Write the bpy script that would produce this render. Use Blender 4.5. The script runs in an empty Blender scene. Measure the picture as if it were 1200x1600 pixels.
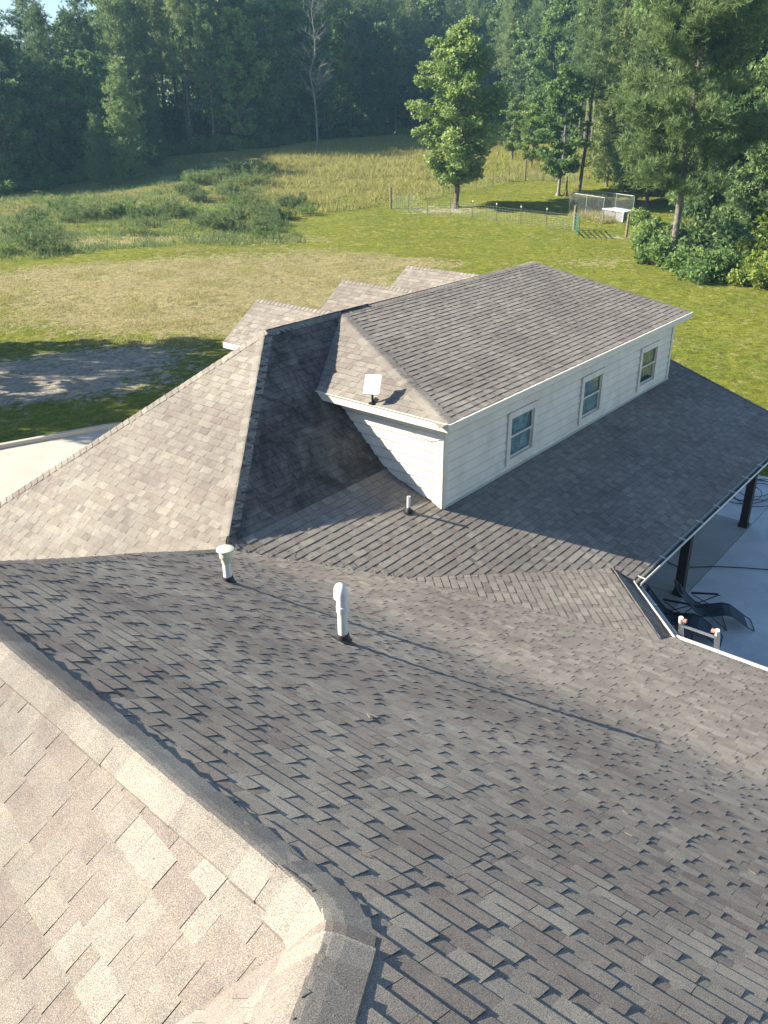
import bpy, math, random
import numpy as np
from mathutils import Vector, Matrix
random.seed(7); rng = np.random.default_rng(11)
S = bpy.context.scene
col = S.collection
R_ = math.radians
GZ = -10.0                                  # ground level at the house; the camera is the origin

# ------------------------------------------------------------------ camera
F_PX, PITCH, ROLL, HEAD = 1324.0, R_(25.6), R_(-0.28), R_(39.06)
fw = np.array([math.cos(HEAD)*math.cos(PITCH), math.sin(HEAD)*math.cos(PITCH), -math.sin(PITCH)])
r0 = np.array([math.sin(HEAD), -math.cos(HEAD), 0.0]); u0 = np.cross(r0, fw)
rt = r0*math.cos(ROLL)+u0*math.sin(ROLL); up = -r0*math.sin(ROLL)+u0*math.cos(ROLL)
cam = bpy.data.cameras.new('camera'); co = bpy.data.objects.new('camera', cam); col.objects.link(co)
co.matrix_world = Matrix(((rt[0], up[0], -fw[0], 0), (rt[1], up[1], -fw[1], 0), (rt[2], up[2], -fw[2], 0), (0, 0, 0, 1)))
cam.sensor_fit = 'VERTICAL'; cam.sensor_height = 36; cam.lens = F_PX/1600*36
cam.clip_start = 0.05; cam.clip_end = 6000
S.camera = co

# ------------------------------------------------------------------ sky, sun, exposure
SUN_EL, SUN_TRAVEL = R_(29.3), R_(-54.0)
w = bpy.data.worlds.new('World'); S.world = w; w.use_nodes = True
nt = w.node_tree; bg = nt.nodes['Background']; sky = nt.nodes.new('ShaderNodeTexSky')
sky.sky_type = 'NISHITA'; sky.sun_disc = False; sky.sun_elevation = SUN_EL
sky.sun_rotation = R_(-36); sky.air_density = 1.0; sky.dust_density = .6; sky.ozone_density = 3.5
nt.links.new(sky.outputs[0], bg.inputs[0]); bg.inputs[1].default_value = 0.072
sl = bpy.data.lights.new('sun', 'SUN'); sl.energy = 5.0; sl.angle = R_(0.5); sl.color = (1.0, 0.90, 0.74)
so = bpy.data.objects.new('sun', sl); col.objects.link(so)
sd = Vector((math.cos(SUN_TRAVEL)*math.cos(SUN_EL), math.sin(SUN_TRAVEL)*math.cos(SUN_EL), -math.sin(SUN_EL)))
so.rotation_euler = sd.to_track_quat('-Z', 'Y').to_euler(); so.location = (-30, 40, 40)
S.view_settings.view_transform = 'Standard'; S.view_settings.look = 'None'
S.view_settings.exposure = 1.52; S.view_settings.gamma = 1.0
S.cycles.max_bounces = 6; S.cycles.transparent_max_bounces = 12

# ------------------------------------------------------------------ helpers
def tag(o, label=None, cat=None, group=None, kind=None):
    if label: o['label'] = label
    if cat: o['category'] = cat
    if group: o['group'] = group
    if kind: o['kind'] = kind
    return o
def empty(name, loc=(0, 0, 0), rz=0):
    o = bpy.data.objects.new(name, None); o.location = loc; o.rotation_euler = (0, 0, rz)
    o.empty_display_size = 0.2; col.objects.link(o); return o
def link(name, me, mat, parent=None, loc=None):
    if mat is not None and len(me.materials) == 0: me.materials.append(mat)
    o = bpy.data.objects.new(name, me); col.objects.link(o)
    if parent is not None: o.parent = parent
    if loc is not None: o.location = loc
    return o
def copy_tree(o, parent=None):
    c = o.copy(); col.objects.link(c); c.parent = parent
    for ch in o.children: copy_tree(ch, c)
    return c
def fast_mesh(name, V, Fq, attrs=None, smooth=False):
    """V (n,3); Fq (m,k) same-size faces"""
    me = bpy.data.meshes.new(name); V = np.asarray(V, np.float32); Fq = np.asarray(Fq, np.int32)
    m, k = Fq.shape
    me.vertices.add(len(V)); me.vertices.foreach_set('co', V.ravel())
    me.loops.add(m*k); me.loops.foreach_set('vertex_index', Fq.ravel())
    me.polygons.add(m); me.polygons.foreach_set('loop_start', np.arange(m, dtype=np.int32)*k)
    me.update(calc_edges=True)
    if smooth: me.polygons.foreach_set('use_smooth', np.ones(m, bool))
    for a, (dom, val) in (attrs or {}).items():
        at = me.attributes.new(a, 'FLOAT', dom); at.data.foreach_set('value', np.asarray(val, np.float32))
    return me

class MB:
    """collects faces for one mesh"""
    def __init__(s): s.v = []; s.f = []; s.t = []
    def face(s, pts, t=0.5):
        n = len(s.v); s.v += [tuple(p) for p in pts]; s.f.append(list(range(n, n+len(pts)))); s.t.append(t)
    def box(s, c, size, M=None, bev=0):
        x, y, z = [a/2 for a in size]; n = len(s.v)
        P = [Vector((i*x, j*y, k*z)) for i in (-1, 1) for j in (-1, 1) for k in (-1, 1)]
        for p in P:
            q = (M @ p) if M is not None else p
            s.v.append((q[0]+c[0], q[1]+c[1], q[2]+c[2]))
        for f in ((0, 1, 3, 2), (4, 6, 7, 5), (0, 4, 5, 1), (2, 3, 7, 6), (0, 2, 6, 4), (1, 5, 7, 3)):
            s.f.append([n+i for i in f]); s.t.append(.5)
    def bar(s, a, b, wd, ht=None, upv=(0, 0, 1)):
        a = Vector(a); b = Vector(b); d = b-a; L = d.length; d.normalize()
        x = d.cross(Vector(upv));
        if x.length < 1e-4: x = d.cross(Vector((1, 0, 0)))
        x.normalize(); z = x.cross(d); M = Matrix((x, d, z)).transposed()
        s.box((a+b)/2, (wd, L, ht or wd), M)
    def tube(s, pts, r, n=8, caps=True):
        pts = [Vector(p) for p in pts]
        rs = r if isinstance(r, (list, tuple)) else [r]*len(pts)
        base = len(s.v); prevx = None
        for i, p in enumerate(pts):
            d = (pts[min(i+1, len(pts)-1)]-pts[max(i-1, 0)]).normalized()
            if prevx is None:
                x = d.cross(Vector((0, 0, 1)))
                if x.length < 0.05: x = d.cross(Vector((1, 0, 0)))
            else: x = prevx-d*prevx.dot(d)
            x.normalize(); prevx = x; y = d.cross(x)
            for k in range(n):
                a = 2*math.pi*k/n; q = p+(x*math.cos(a)+y*math.sin(a))*rs[i]; s.v.append(tuple(q))
        for i in range(len(pts)-1):
            for k in range(n):
                a = base+i*n+k; b = base+i*n+(k+1) % n
                s.f.append([a, b, b+n, a+n]); s.t.append(.5)
        if caps:
            s.f.append([base+k for k in range(n)][::-1]); s.t.append(.5)
            e = base+(len(pts)-1)*n; s.f.append([e+k for k in range(n)]); s.t.append(.5)
    def lathe(s, prof, c, n=20, M=None):
        base = len(s.v)
        for (r, z) in prof:
            for k in range(n):
                a = 2*math.pi*k/n; q = Vector((r*math.cos(a), r*math.sin(a), z))
                if M is not None: q = M @ q
                s.v.append((q[0]+c[0], q[1]+c[1], q[2]+c[2]))
        for i in range(len(prof)-1):
            for k in range(n):
                a = base+i*n+k; b = base+i*n+(k+1) % n
                s.f.append([a, b, b+n, a+n]); s.t.append(.5)
    def mesh(s, name, smooth=False):
        me = bpy.data.meshes.new(name); me.from_pydata(s.v, [], s.f); me.update()
        at = me.attributes.new('tone', 'FLOAT', 'FACE'); at.data.foreach_set('value', np.array(s.t, np.float32))
        if smooth:
            me.polygons.foreach_set('use_smooth', np.ones(len(me.polygons), bool))
            try: me.set_sharp_from_angle(angle=R_(40))
            except Exception: pass
        return me
    def build(s, name, mat, parent=None, smooth=False, loc=None):
        return link(name, s.mesh(name, smooth), mat, parent, loc)

# ------------------------------------------------------------------ materials
def mat(name):
    m = bpy.data.materials.new(name); m.use_nodes = True; t = m.node_tree
    return m, t, t.nodes['Principled BSDF']
def N(t, typ, **k):
    n = t.nodes.new(typ)
    for a, b in k.items(): setattr(n, a, b)
    return n
def noise(t, scale, detail=3, rough=.55, vec=None, dist=0):
    n = N(t, 'ShaderNodeTexNoise'); n.inputs['Scale'].default_value = scale
    n.inputs['Detail'].default_value = detail; n.inputs['Roughness'].default_value = rough
    n.inputs['Distortion'].default_value = dist
    if vec is not None: t.links.new(vec, n.inputs['Vector'])
    return n.outputs['Fac']
def ramp(t, src, stops):
    n = N(t, 'ShaderNodeValToRGB'); e = n.color_ramp.elements
    while len(e) < len(stops): e.new(0.5)
    for i, (p, c) in enumerate(stops):
        e[i].position = p; e[i].color = (*c, 1) if len(c) == 3 else c
    t.links.new(src, n.inputs[0]); return n.outputs[0]
def mixc(t, fac, a, b, mode='MIX'):
    n = N(t, 'ShaderNodeMix', data_type='RGBA', blend_type=mode)
    for i, x in ((0, fac), (6, a), (7, b)):
        if hasattr(x, 'links'): t.links.new(x, n.inputs[i])
        else: n.inputs[i].default_value = (*x, 1) if isinstance(x, tuple) else x
    return n.outputs[2]
def mth(t, op, a, b=0.0, clamp=False):
    n = N(t, 'ShaderNodeMath', operation=op, use_clamp=clamp)
    for i, x in ((0, a), (1, b)):
        if hasattr(x, 'links'): t.links.new(x, n.inputs[i])
        else: n.inputs[i].default_value = x
    return n.outputs[0]
def bump(t, h, s, d, bsdf):
    n = N(t, 'ShaderNodeBump'); n.inputs['Strength'].default_value = s; n.inputs['Distance'].default_value = d
    t.links.new(h, n.inputs['Height']); t.links.new(n.outputs[0], bsdf.inputs['Normal'])
def plain(name, c, rough=.6, metal=0, var=.12, scale=8.0, bmp=0.0):
    m, t, b = mat(name); tc = N(t, 'ShaderNodeTexCoord')
    f = noise(t, scale, 4, .6, tc.outputs['Object'])
    d = tuple(x*(1-var*1.6) for x in c); l = tuple(min(1, x*(1+var)) for x in c)
    t.links.new(ramp(t, f, [(.3, d), (.7, l)]), b.inputs['Base Color'])
    b.inputs['Roughness'].default_value = rough; b.inputs['Metallic'].default_value = metal
    if bmp: bump(t, noise(t, scale*6, 3, .6, tc.outputs['Object']), bmp, .01, b)
    return m

def shingle_mat():
    m, t, b = mat('asphalt_shingle'); geo = N(t, 'ShaderNodeNewGeometry'); P = geo.outputs['Position']
    at = N(t, 'ShaderNodeAttribute', attribute_name='tone'); tone = at.outputs['Fac']
    base = ramp(t, tone, [(0.0, (.012, .012, .014)), (.04, (.13, .125, .12)), (.22, (.172, .164, .150)), (.36, (.215, .193, .176)), (.55, (.240, .228, .206)), (.74, (.292, .280, .250)), (.90, (.265, .242, .218))])
    g = noise(t, 240, 2, .8, P)                                     # mineral granules
    gr = ramp(t, g, [(.29, (.20, .20, .20)), (.42, (.70, .69, .68)), (.54, (1.08, 1.06, 1.04)), (.62, (1.35, 1.22, 1.08)), (.72, (2.1, 2.0, 1.85))])
    c = mixc(t, 1.0, base, gr, 'MULTIPLY')
    g2 = noise(t, 9, 4, .65, P)
    c = mixc(t, 1.0, c, ramp(t, g2, [(.3, (.86, .86, .87)), (.7, (1.10, 1.09, 1.07))]), 'MULTIPLY')
    st = noise(t, .55, 5, .6, P)                                     # broad weathering
    c = mixc(t, 1.0, c, ramp(t, st, [(.34, (.80, .79, .80)), (.6, (1.05, 1.05, 1.04))]), 'MULTIPLY')
    t.links.new(c, b.inputs['Base Color']); b.inputs['Roughness'].default_value = .93
    b.inputs['Specular IOR Level'].default_value = .25
    bump(t, g, .55, .0022, b)
    return m
M = {}
M['shingle'] = shingle_mat()
def stain_shade_mat():
    """shingles with dark lichen streaks and the shade of the steep slope painted in"""
    m = M['shingle'].copy(); m.name = 'stain_shade_shingle'; t = m.node_tree; b = t.nodes['Principled BSDF']
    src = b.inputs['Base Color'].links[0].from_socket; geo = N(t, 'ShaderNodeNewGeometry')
    f = ramp(t, noise(t, 1.6, 6, .72, geo.outputs['Position'], .8), [(.40, (.30, .31, .33)), (.62, (.78, .78, .80))])  # lichen streaks, plus overall darkening that paints in the slope's shade
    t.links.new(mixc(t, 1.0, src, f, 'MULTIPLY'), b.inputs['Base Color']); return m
M['stain_shade'] = stain_shade_mat()
M['siding'] = plain('painted_siding', (.66, .63, .55), .6, 0, .09, 2.2)
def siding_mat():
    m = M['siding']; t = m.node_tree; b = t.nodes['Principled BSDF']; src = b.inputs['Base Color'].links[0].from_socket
    f = ramp(t, N(t, 'ShaderNodeAttribute', attribute_name='tone').outputs['Fac'], [(.1, (.74, .74, .73)), (.4, (1, 1, 1))])  # low tone darkens the painted lap shadow strips
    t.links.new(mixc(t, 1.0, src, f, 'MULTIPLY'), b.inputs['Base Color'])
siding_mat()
M['trim'] = plain('painted_trim', (.62, .59, .51), .5, 0, .05, 5)
M['gutter'] = plain('gutter_paint', (.66, .66, .60), .35, 0, .08, 6)
M['gutter_in'] = plain('dark_gutter_bed', (.10, .10, .085), .8, 0, .5, 9)
M['soffit'] = plain('soffit_paint', (.5, .48, .44), .6)
M['pvc'] = plain('white_pvc', (.78, .77, .73), .30, 0, .06, 12)
M['pvc_old'] = plain('yellowed_pvc', (.72, .70, .54), .35, 0, .10, 20)
M['sash'] = plain('beige_sash', (.60, .57, .50), .5)
M['rubber'] = plain('black_rubber', (.022, .022, .026), .6, 0, .2, 20)
M['dish'] = plain('white_plastic_panel', (.74, .74, .74), .35, 0, .02, 3)
M['darkmetal'] = plain('black_metal', (.02, .02, .022), .4, .3)
M['post'] = plain('dark_stained_wood', (.028, .020, .016), .65, 0, .35, 6, .4)
M['alu'] = plain('aluminium', (.62, .63, .62), .35, .85, .1, 12)
M['orange'] = plain('orange_plastic', (.46, .20, .15), .45)
M['sling'] = plain('navy_sling_fabric', (.030, .055, .075), .8, 0, .2, 60, .4)
M['frameblk'] = plain('black_tube', (.012, .012, .014), .4)
M['hose'] = plain('dark_hose', (.03, .035, .05), .6)
M['woodpost'] = plain('weathered_post', (.23, .18, .12), .9, 0, .3, 8, .5)
M['tpost'] = plain('green_tee_post', (.10, .11, .08), .6, 0, .3)
M['white'] = plain('white_paint', (.8, .8, .78), .5)
M['wire'] = plain('galvanised_wire', (.46, .50, .48), .45, .6)
M['gate'] = plain('green_gate_paint', (.035, .12, .085), .5)
M['tarp'] = plain('pale_blue_panel', (.62, .70, .80), .5, 0, .12, 4)
M['crate'] = plain('grey_panel', (.20, .20, .20), .8, 0, .25, 4)
M['bark'] = plain('bark', (.13, .10, .08), .95, 0, .45, 5, .8)
M['barkp'] = plain('pine_bark', (.17, .145, .125), .95, 0, .45, 4, .8)
M['deadw'] = plain('bleached_wood', (.22, .215, .21), .9, 0, .25, 5)

def concrete(name, c, blot=.25):
    m, t, b = mat(name); geo = N(t, 'ShaderNodeNewGeometry'); P = geo.outputs['Position']
    a = ramp(t, noise(t, .8, 8, .68, P, .4), [(.3, tuple(x*(1-blot) for x in c)), (.7, tuple(x*(1+blot*.5) for x in c))])
    a = mixc(t, 1.0, a, ramp(t, noise(t, 60, 3, .7, P), [(.3, (.88, .88, .88)), (.7, (1.08, 1.08, 1.08))]), 'MULTIPLY')
    a = mixc(t, ramp(t, noise(t, 2.2, 6, .75, P, 1.2), [(.62, (0, 0, 0)), (.74, (.5, .5, .5))]), a, tuple(min(1, x*1.4) for x in c))
    t.links.new(a, b.inputs['Base Color']); b.inputs['Roughness'].default_value = .85
    bump(t, noise(t, 90, 3, .6, P), .3, .004, b); return m
M['concrete'] = concrete('patio_concrete', (.66, .67, .67), .25)
M['porch'] = concrete('porch_concrete', (.42, .42, .39), .2)
M['drive'] = concrete('drive_concrete', (.46, .43, .37), .14)

def glass_mat():
    m, t, b = mat('window_glass'); b.inputs['Base Color'].default_value = (.75, .9, .92, 1)
    b.inputs['Roughness'].default_value = .03; b.inputs['Transmission Weight'].default_value = .0
    b.inputs['Alpha'].default_value = .16; b.inputs['Specular IOR Level'].default_value = .9
    b.inputs['Base Color'].default_value = (.10, .17, .19, 1)
    return m
M['glass'] = glass_mat()
M['curtain'] = plain('teal_curtain', (.30, .47, .50), .9, 0, .3, 7)
def ycurt():
    m, t, b = mat('yellow_patterned_curtain'); tc = N(t, 'ShaderNodeTexCoord')
    f = noise(t, 14, 3, .6, tc.outputs['Object'], 1.5)
    t.links.new(ramp(t, f, [(.38, (.20, .22, .12)), (.46, (.42, .40, .14)), (.58, (.55, .52, .26)), (.68, (.50, .46, .15))]), b.inputs['Base Color'])
    b.inputs['Roughness'].default_value = .9; return m
M['ycurtain'] = ycurt()
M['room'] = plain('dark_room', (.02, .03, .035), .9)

def leaf_mat(name, lo, hi, trans=.42):
    m, t, b = mat(name); at = N(t, 'ShaderNodeAttribute', attribute_name='tone')
    oi = N(t, 'ShaderNodeObjectInfo')
    c = ramp(t, at.outputs['Fac'], [(0, lo), (1, hi)])
    hsv = N(t, 'ShaderNodeHueSaturation'); t.links.new(c, hsv.inputs['Color'])
    t.links.new(mth(t, 'ADD', mth(t, 'MULTIPLY', oi.outputs['Random'], .5), .75), hsv.inputs['Value'])
    t.links.new(mth(t, 'ADD', mth(t, 'MULTIPLY', oi.outputs['Random'], -.03), .515), hsv.inputs['Hue'])
    out = t.nodes['Material Output']; t.links.new(hsv.outputs[0], b.inputs['Base Color'])
    b.inputs['Roughness'].default_value = .6; b.inputs['Specular IOR Level'].default_value = .3
    tr = N(t, 'ShaderNodeBsdfTranslucent'); t.links.new(hsv.outputs[0], tr.inputs['Color'])
    mx = N(t, 'ShaderNodeMixShader'); mx.inputs[0].default_value = trans
    t.links.new(b.outputs[0], mx.inputs[1]); t.links.new(tr.outputs[0], mx.inputs[2]); t.links.new(mx.outputs[0], out.inputs[0])
    return m
M['pine'] = leaf_mat('pine_needles', (.09, .15, .065), (.26, .35, .13))
M['leafl'] = leaf_mat('light_broad_leaves', (.12, .20, .055), (.32, .42, .14))
M['pinel'] = leaf_mat('light_pine_needles', (.11, .165, .06), (.29, .37, .14))
M['leaf'] = leaf_mat('broad_leaves', (.09, .16, .045), (.27, .38, .11))
M['leafd'] = leaf_mat('dark_broad_leaves', (.065, .12, .05), (.20, .29, .10))
M['leafy'] = leaf_mat('yellow_green_leaves', (.10, .16, .025), (.26, .33, .07))
M['weed'] = leaf_mat('tall_weeds', (.10, .15, .05), (.25, .32, .12))
M['straw'] = leaf_mat('straw_grass', (.28, .26, .09), (.66, .58, .30))
M['meadow'] = leaf_mat('meadow_grass', (.17, .20, .05), (.48, .44, .16))

# ------------------------------------------------------------------ ground
def sstep(a, b, x):
    t = np.clip((np.asarray(x, float)-a)/(b-a), 0, 1); return t*t*(3-2*t)
def terr(x, y):
    x = np.asarray(x, float); y = np.asarray(y, float)
    r = np.hypot(x, y); th = np.degrees(np.arctan2(y, x))-39.06
    A = 4.5*(1-.75*sstep(9, 21, th))*sstep(-60, -35, th)
    z = A*sstep(74, 140, r)
    u = .10*np.sin(x*.31+1.3)*np.sin(y*.27)+.07*np.sin(x*.71+y*.43)+.35*np.exp(-((x-40)**2+(y-52)**2)/160)
    return GZ+z+u*sstep(32, 48, r)
def ray(px, py):
    d = fw+rt*(px-600)/F_PX-up*(py-800)/F_PX; return d/np.linalg.norm(d)
def gp(px, py):
    d = ray(px, py); t = 15.0
    while t < 900:
        p = d*t
        if p[2] <= terr(p[0], p[1]): break
        t += .25
    return float(p[0]), float(p[1]), float(terr(p[0], p[1]))
def at_r(px, r):
    """ground point in the photo column px, r metres from the camera"""
    d = ray(px, 200); h = math.hypot(d[0], d[1]); x, y = d[0]/h*r, d[1]/h*r
    return x, y, float(terr(x, y))

def axis(lo, hi, mid0, mid1, fine, coarse):
    a = list(np.arange(mid0, mid1, fine)); b = list(np.arange(lo, mid0, coarse)); c = list(np.arange(mid1, hi, coarse))
    return np.array(b+a+c, float)
gx = axis(-150, 330, 5, 110, .8, 3); gy = axis(-150, 330, 5, 110, .8, 3)
XX, YY = np.meshgrid(gx, gy, indexing='ij'); ZZ = terr(XX, YY)
def blob(px, py, rx, ry, amp=1.0, rot=0.0):
    x, y, _ = gp(px, py); a = math.atan2(y, x)+rot
    dx = (XX-x)*math.cos(a)+(YY-y)*math.sin(a); dy = -(XX-x)*math.sin(a)+(YY-y)*math.cos(a)
    return amp*np.exp(-(dx/rx)**2-(dy/ry)**2)
dry = blob(320, 450, 8, 14, 1.25)+blob(90, 385, 4, 7, .6)+blob(510, 400, 4, 6, .5)+blob(250, 420, 5, 9, .7)+blob(380, 500, 4, 6, .8)+blob(60, 435, 3, 8, .75)+blob(450, 375, 5, 9, .6)+blob(640, 410, 1.6, 5, .9)+blob(930, 410, 3, 4, .8)+blob(200, 370, 8, 14, .55)+blob(300, 490, 5, 8, .7)+blob(420, 440, 6, 8, .7)
sand = blob(60, 592, 3.0, 6, 1.05)+blob(150, 560, 2.8, 5, .8)+blob(200, 610, 1.5, 4, .4)+blob(0, 625, 1.3, 4, .7)+blob(700, 330, 2.5, 5, .8)+blob(965, 371, 1.0, 3, .9)+blob(300, 265, 10, 7, .8)+blob(40, 360, 6, 6, .6)+blob(330, 330, 4, 8, .3)
RR = np.hypot(XX, YY)
mx0, my0, _ = gp(500, 330)
mead = sstep(math.hypot(mx0, my0)-2, math.hypot(mx0, my0)+10, RR)*sstep(-9, -3, np.degrees(np.arctan2(YY, XX))-39.06+0*XX)*1.0
yard = blob(820, 320, 20, 12, 1.0)+blob(700, 350, 10, 14, .7)
mead = np.clip(mead-yard, 0, 1)
ni, nj = XX.shape; idx = np.arange(ni*nj).reshape(ni, nj)
Fq = np.stack([idx[:-1, :-1], idx[1:, :-1], idx[1:, 1:], idx[:-1, 1:]], -1).reshape(-1, 4)
me = fast_mesh('ground', np.stack([XX, YY, ZZ], -1).reshape(-1, 3), Fq,
               {'dry': ('POINT', dry.ravel()), 'sand': ('POINT', sand.ravel()), 'meadow': ('POINT', mead.ravel())}, True)
def ground_mat():
    m, t, b = mat('lawn_and_soil'); geo = N(t, 'ShaderNodeNewGeometry'); P = geo.outputs['Position']
    A = lambda n: N(t, 'ShaderNodeAttribute', attribute_name=n).outputs['Fac']
    n1 = noise(t, .35, 6, .65, P); n2 = noise(t, 3.2, 5, .7, P, .5); n3 = noise(t, 16, 4, .75, P); n4 = noise(t, 1.1, 6, .7, P, .8)
    g = ramp(t, n3, [(.28, (.08, .12, .014)), (.46, (.225, .275, .034)), (.60, (.34, .365, .062)), (.76, (.46, .44, .15))])
    g = mixc(t, 1.0, g, ramp(t, n1, [(.3, (.78, .88, .8)), (.7, (1.25, 1.12, 1.05))]), 'MULTIPLY')
    straw = ramp(t, n3, [(.32, (.12, .115, .035)), (.44, (.38, .33, .14)), (.54, (.60, .52, .28)), (.68, (.72, .65, .42))])
    mk = lambda a, lo, hi, nz, amp: mth(t, 'DIVIDE', mth(t, 'SUBTRACT', mth(t, 'ADD', a, mth(t, 'MULTIPLY', mth(t, 'SUBTRACT', nz, .5), amp)), lo), hi-lo, True)
    # thin straw specks all over the lawn
    c = mixc(t, mk(n2, .56, .74, n4, 1.0), g, straw)
    c = mixc(t, mk(A('meadow'), .3, .8, n2, .9), c, mixc(t, n2, (.18, .20, .045), (.42, .38, .13)))
    c = mixc(t, mk(A('dry'), .60, .85, mth(t, 'MULTIPLY', mth(t, 'ADD', n2, n4), .5), 4.2), c, straw)
    sandc = ramp(t, n3, [(.25, (.42, .37, .29)), (.5, (.62, .56, .47)), (.75, (.72, .67, .58))])
    c = mixc(t, mk(A('sand'), .55, .95, mth(t, 'MULTIPLY', mth(t, 'ADD', n2, n4), .5), 4.6), c, sandc)
    c = mixc(t, 1.0, c, ramp(t, noise(t, 2.4, 6, .8, P, 1.0), [(.38, (.52, .56, .48)), (.50, (1, 1, 1)), (.62, (1.32, 1.28, 1.2))]), 'MULTIPLY')
    t.links.new(c, b.inputs['Base Color']); b.inputs['Roughness'].default_value = .95
    b.inputs['Specular IOR Level'].default_value = .1
    hh = mth(t, 'ADD', mth(t, 'MULTIPLY', n3, .6), mth(t, 'ADD', n2, mth(t, 'MULTIPLY', noise(t, 45, 3, .7, P), .35)))
    bump(t, hh, 1.0, .42, b); return m
tag(link('ground', me, ground_mat()), kind='structure')

# ------------------------------------------------------------------ roof machinery
def clip_poly(poly, clip):
    """Sutherland-Hodgman, both 2-D, clip convex CCW"""
    out = poly
    for i in range(len(clip)):
        ax, ay = clip[i]; bx, by = clip[(i+1) % len(clip)]; inp = out; out = []
        if not inp: return []
        def side(p): return (bx-ax)*(p[1]-ay)-(by-ay)*(p[0]-ax)
        for j in range(len(inp)):
            p, q = inp[j], inp[(j+1) % len(inp)]; sp, sq = side(p), side(q)
            if sp >= 0: out.append(p)
            if (sp >= 0) != (sq >= 0):
                k = sp/(sp-sq); out.append((p[0]+(q[0]-p[0])*k, p[1]+(q[1]-p[1])*k))
    return out
EXPO = 0.132
SEED = [100]
def roof_plane(name, polys, parent, label=None, warp=None, row0=0.0, thick=1.0, material='shingle', tv=1.0, gap=.0016, EXPO=EXPO, ws=1.0, tlo=.25, thi=.86):
    """shingled roof surface: every tab is a real raised slab with its own butt edge"""
    SEED[0] += 1; rnd = random.Random(SEED[0])
    p0, p1, p2 = [Vector(p) for p in polys[0][:3]]; n = (p1-p0).cross(p2-p1).normalized()
    if n.z < 0: n = -n
    down = Vector((n.x, n.y, 0)).normalized(); down = (down-n*down.dot(n)).normalized()
    uax = down.cross(n).normalized(); o = p0.copy()
    mb = MB()
    for poly in polys:
        P2 = [((Vector(p)-o).dot(uax), (Vector(p)-o).dot(down)) for p in poly]
        area = sum(P2[i][0]*P2[(i+1) % len(P2)][1]-P2[(i+1) % len(P2)][0]*P2[i][1] for i in range(len(P2)))
        if area < 0: P2 = P2[::-1]
        if not warp: mb.face([o+uax*a+down*b-n*.003 for a, b in P2], 0.0)
        us = [p[0] for p in P2]; vs = [p[1] for p in P2]
        k0 = math.floor((min(vs)-row0)/EXPO); k1 = math.ceil((max(vs)-row0)/EXPO)
        for k in range(k0, k1):
            rr = random.Random(SEED[0]*1000+k)
            v0, v1 = row0+k*EXPO, row0+(k+1)*EXPO+rr.uniform(-.0015, .0015)
            u = -60+rr.uniform(0, .4); high = rr.random() < .5
            tone_row = rr.uniform(-.04, .04)
            while u < max(us)+.1:
                wd = (rr.uniform(.12, .26) if high else rr.uniform(.05, .16))*ws
                tn = min(thi, max(tlo, rr.gauss(.54, .105)*tv+.54*(1-tv)+tone_row*tv-(.0 if high else .05)))
                hb = ((.0150 if high else .0098)+rr.uniform(-.0008, .0012))*thick; ht = .0062*thick
                if u+wd > min(us)-.1:
                    vj = rr.uniform(-.003, .003) if high else 0.0
                    gp_ = gap if (high and rr.random() < .75) else 0.0
                    quad = clip_poly([(u+gp_, v0-.004), (u+wd-gp_, v0-.004), (u+wd-gp_, v1+vj), (u+gp_, v1+vj)], P2)
                    if len(quad) > 2:
                        top = []; bot = []
                        for (a, b) in quad:
                            h = ht+(hb-ht)*min(1, max(0, (b-v0)/(v1-v0)))
                            q = o+uax*a+down*b; 
                            if warp: q = Vector((q.x, q.y, q.z+warp(q.x, q.y, q.z)))
                            top.append(q+n*h); bot.append(q-n*.004)
                        mb.face(top, tn)
                        m_ = len(quad)
                        for i in range(m_):
                            j = (i+1) % m_; mb.face([top[i], bot[i], bot[j], top[j]], .05)
                u += wd
                high = (rr.random() > .68) if high else True
    ob = mb.build(name, M[material], parent)
    if label: ob['label'] = label
    return ob
def cap(name, a, b, da, db, parent, half=.145, label=None, lift=.012, liftb=None):
    """ridge or hip cap: overlapping folded shingles from a (high / start) to b; da, db point down each side"""
    a = Vector(a); b = Vector(b); d = (b-a); L = d.length; d.normalize()
    da = Vector(da); db = Vector(db); da = (da-d*da.dot(d)).normalized(); db = (db-d*db.dot(d)).normalized()
    nn = d.cross(da); nn = nn if nn.z > 0 else -nn; nb = d.cross(db); nb = nb if nb.z > 0 else -nb
    upv = (nn+nb).normalized(); mb = MB(); k = int(L/EXPO)+1 if L > .2 else 1; rr = random.Random(int(L*977))
    def prof(c, h):
        pts = []
        for s in (1.0, .66, .36):
            pts.append(c+da*half*s+nn*h)
        for s in (.18, 0, -.18):
            pts.append(c+(da*max(s, 0)+db*max(-s, 0))*half+upv*(h-(.006 if s == 0 else .0)))
        for s in (.36, .66, 1.0):
            pts.append(c+db*(half if liftb is None else half*.8)*s+nb*(h if liftb is None else liftb+(h-lift)*.3))
        return pts
    for i in range(k):
        s0 = max(0, i*EXPO-.004); s1 = min(L, (i+1)*EXPO+rr.uniform(-.004, .004))
        if s1 <= s0: continue
        tn = min(1, max(0, rr.gauss(.58, .13))); jx = rr.uniform(-.004, .004)
        A = prof(a+d*s0+da*jx, lift); B = prof(a+d*s1+da*jx, lift+.009)
        for j in range(len(A)-1): mb.face([A[j], A[j+1], B[j+1], B[j]], tn)
        B2 = [p-upv*.020 for p in B]; A2 = [p-upv*.020 for p in A]
        for j in range(len(A)-1): mb.face([B[j], B[j+1], B2[j+1], B2[j]], .25)
        mb.face([A[0], B[0], B2[0], A2[0]], .25); mb.face([A[-1], B[-1], B2[-1], A2[-1]], .25)
        if i == k-1:
            pass
    ob = mb.build(name, M['shingle'], parent, smooth=True)
    if label: ob['label'] = label
    return ob

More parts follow.
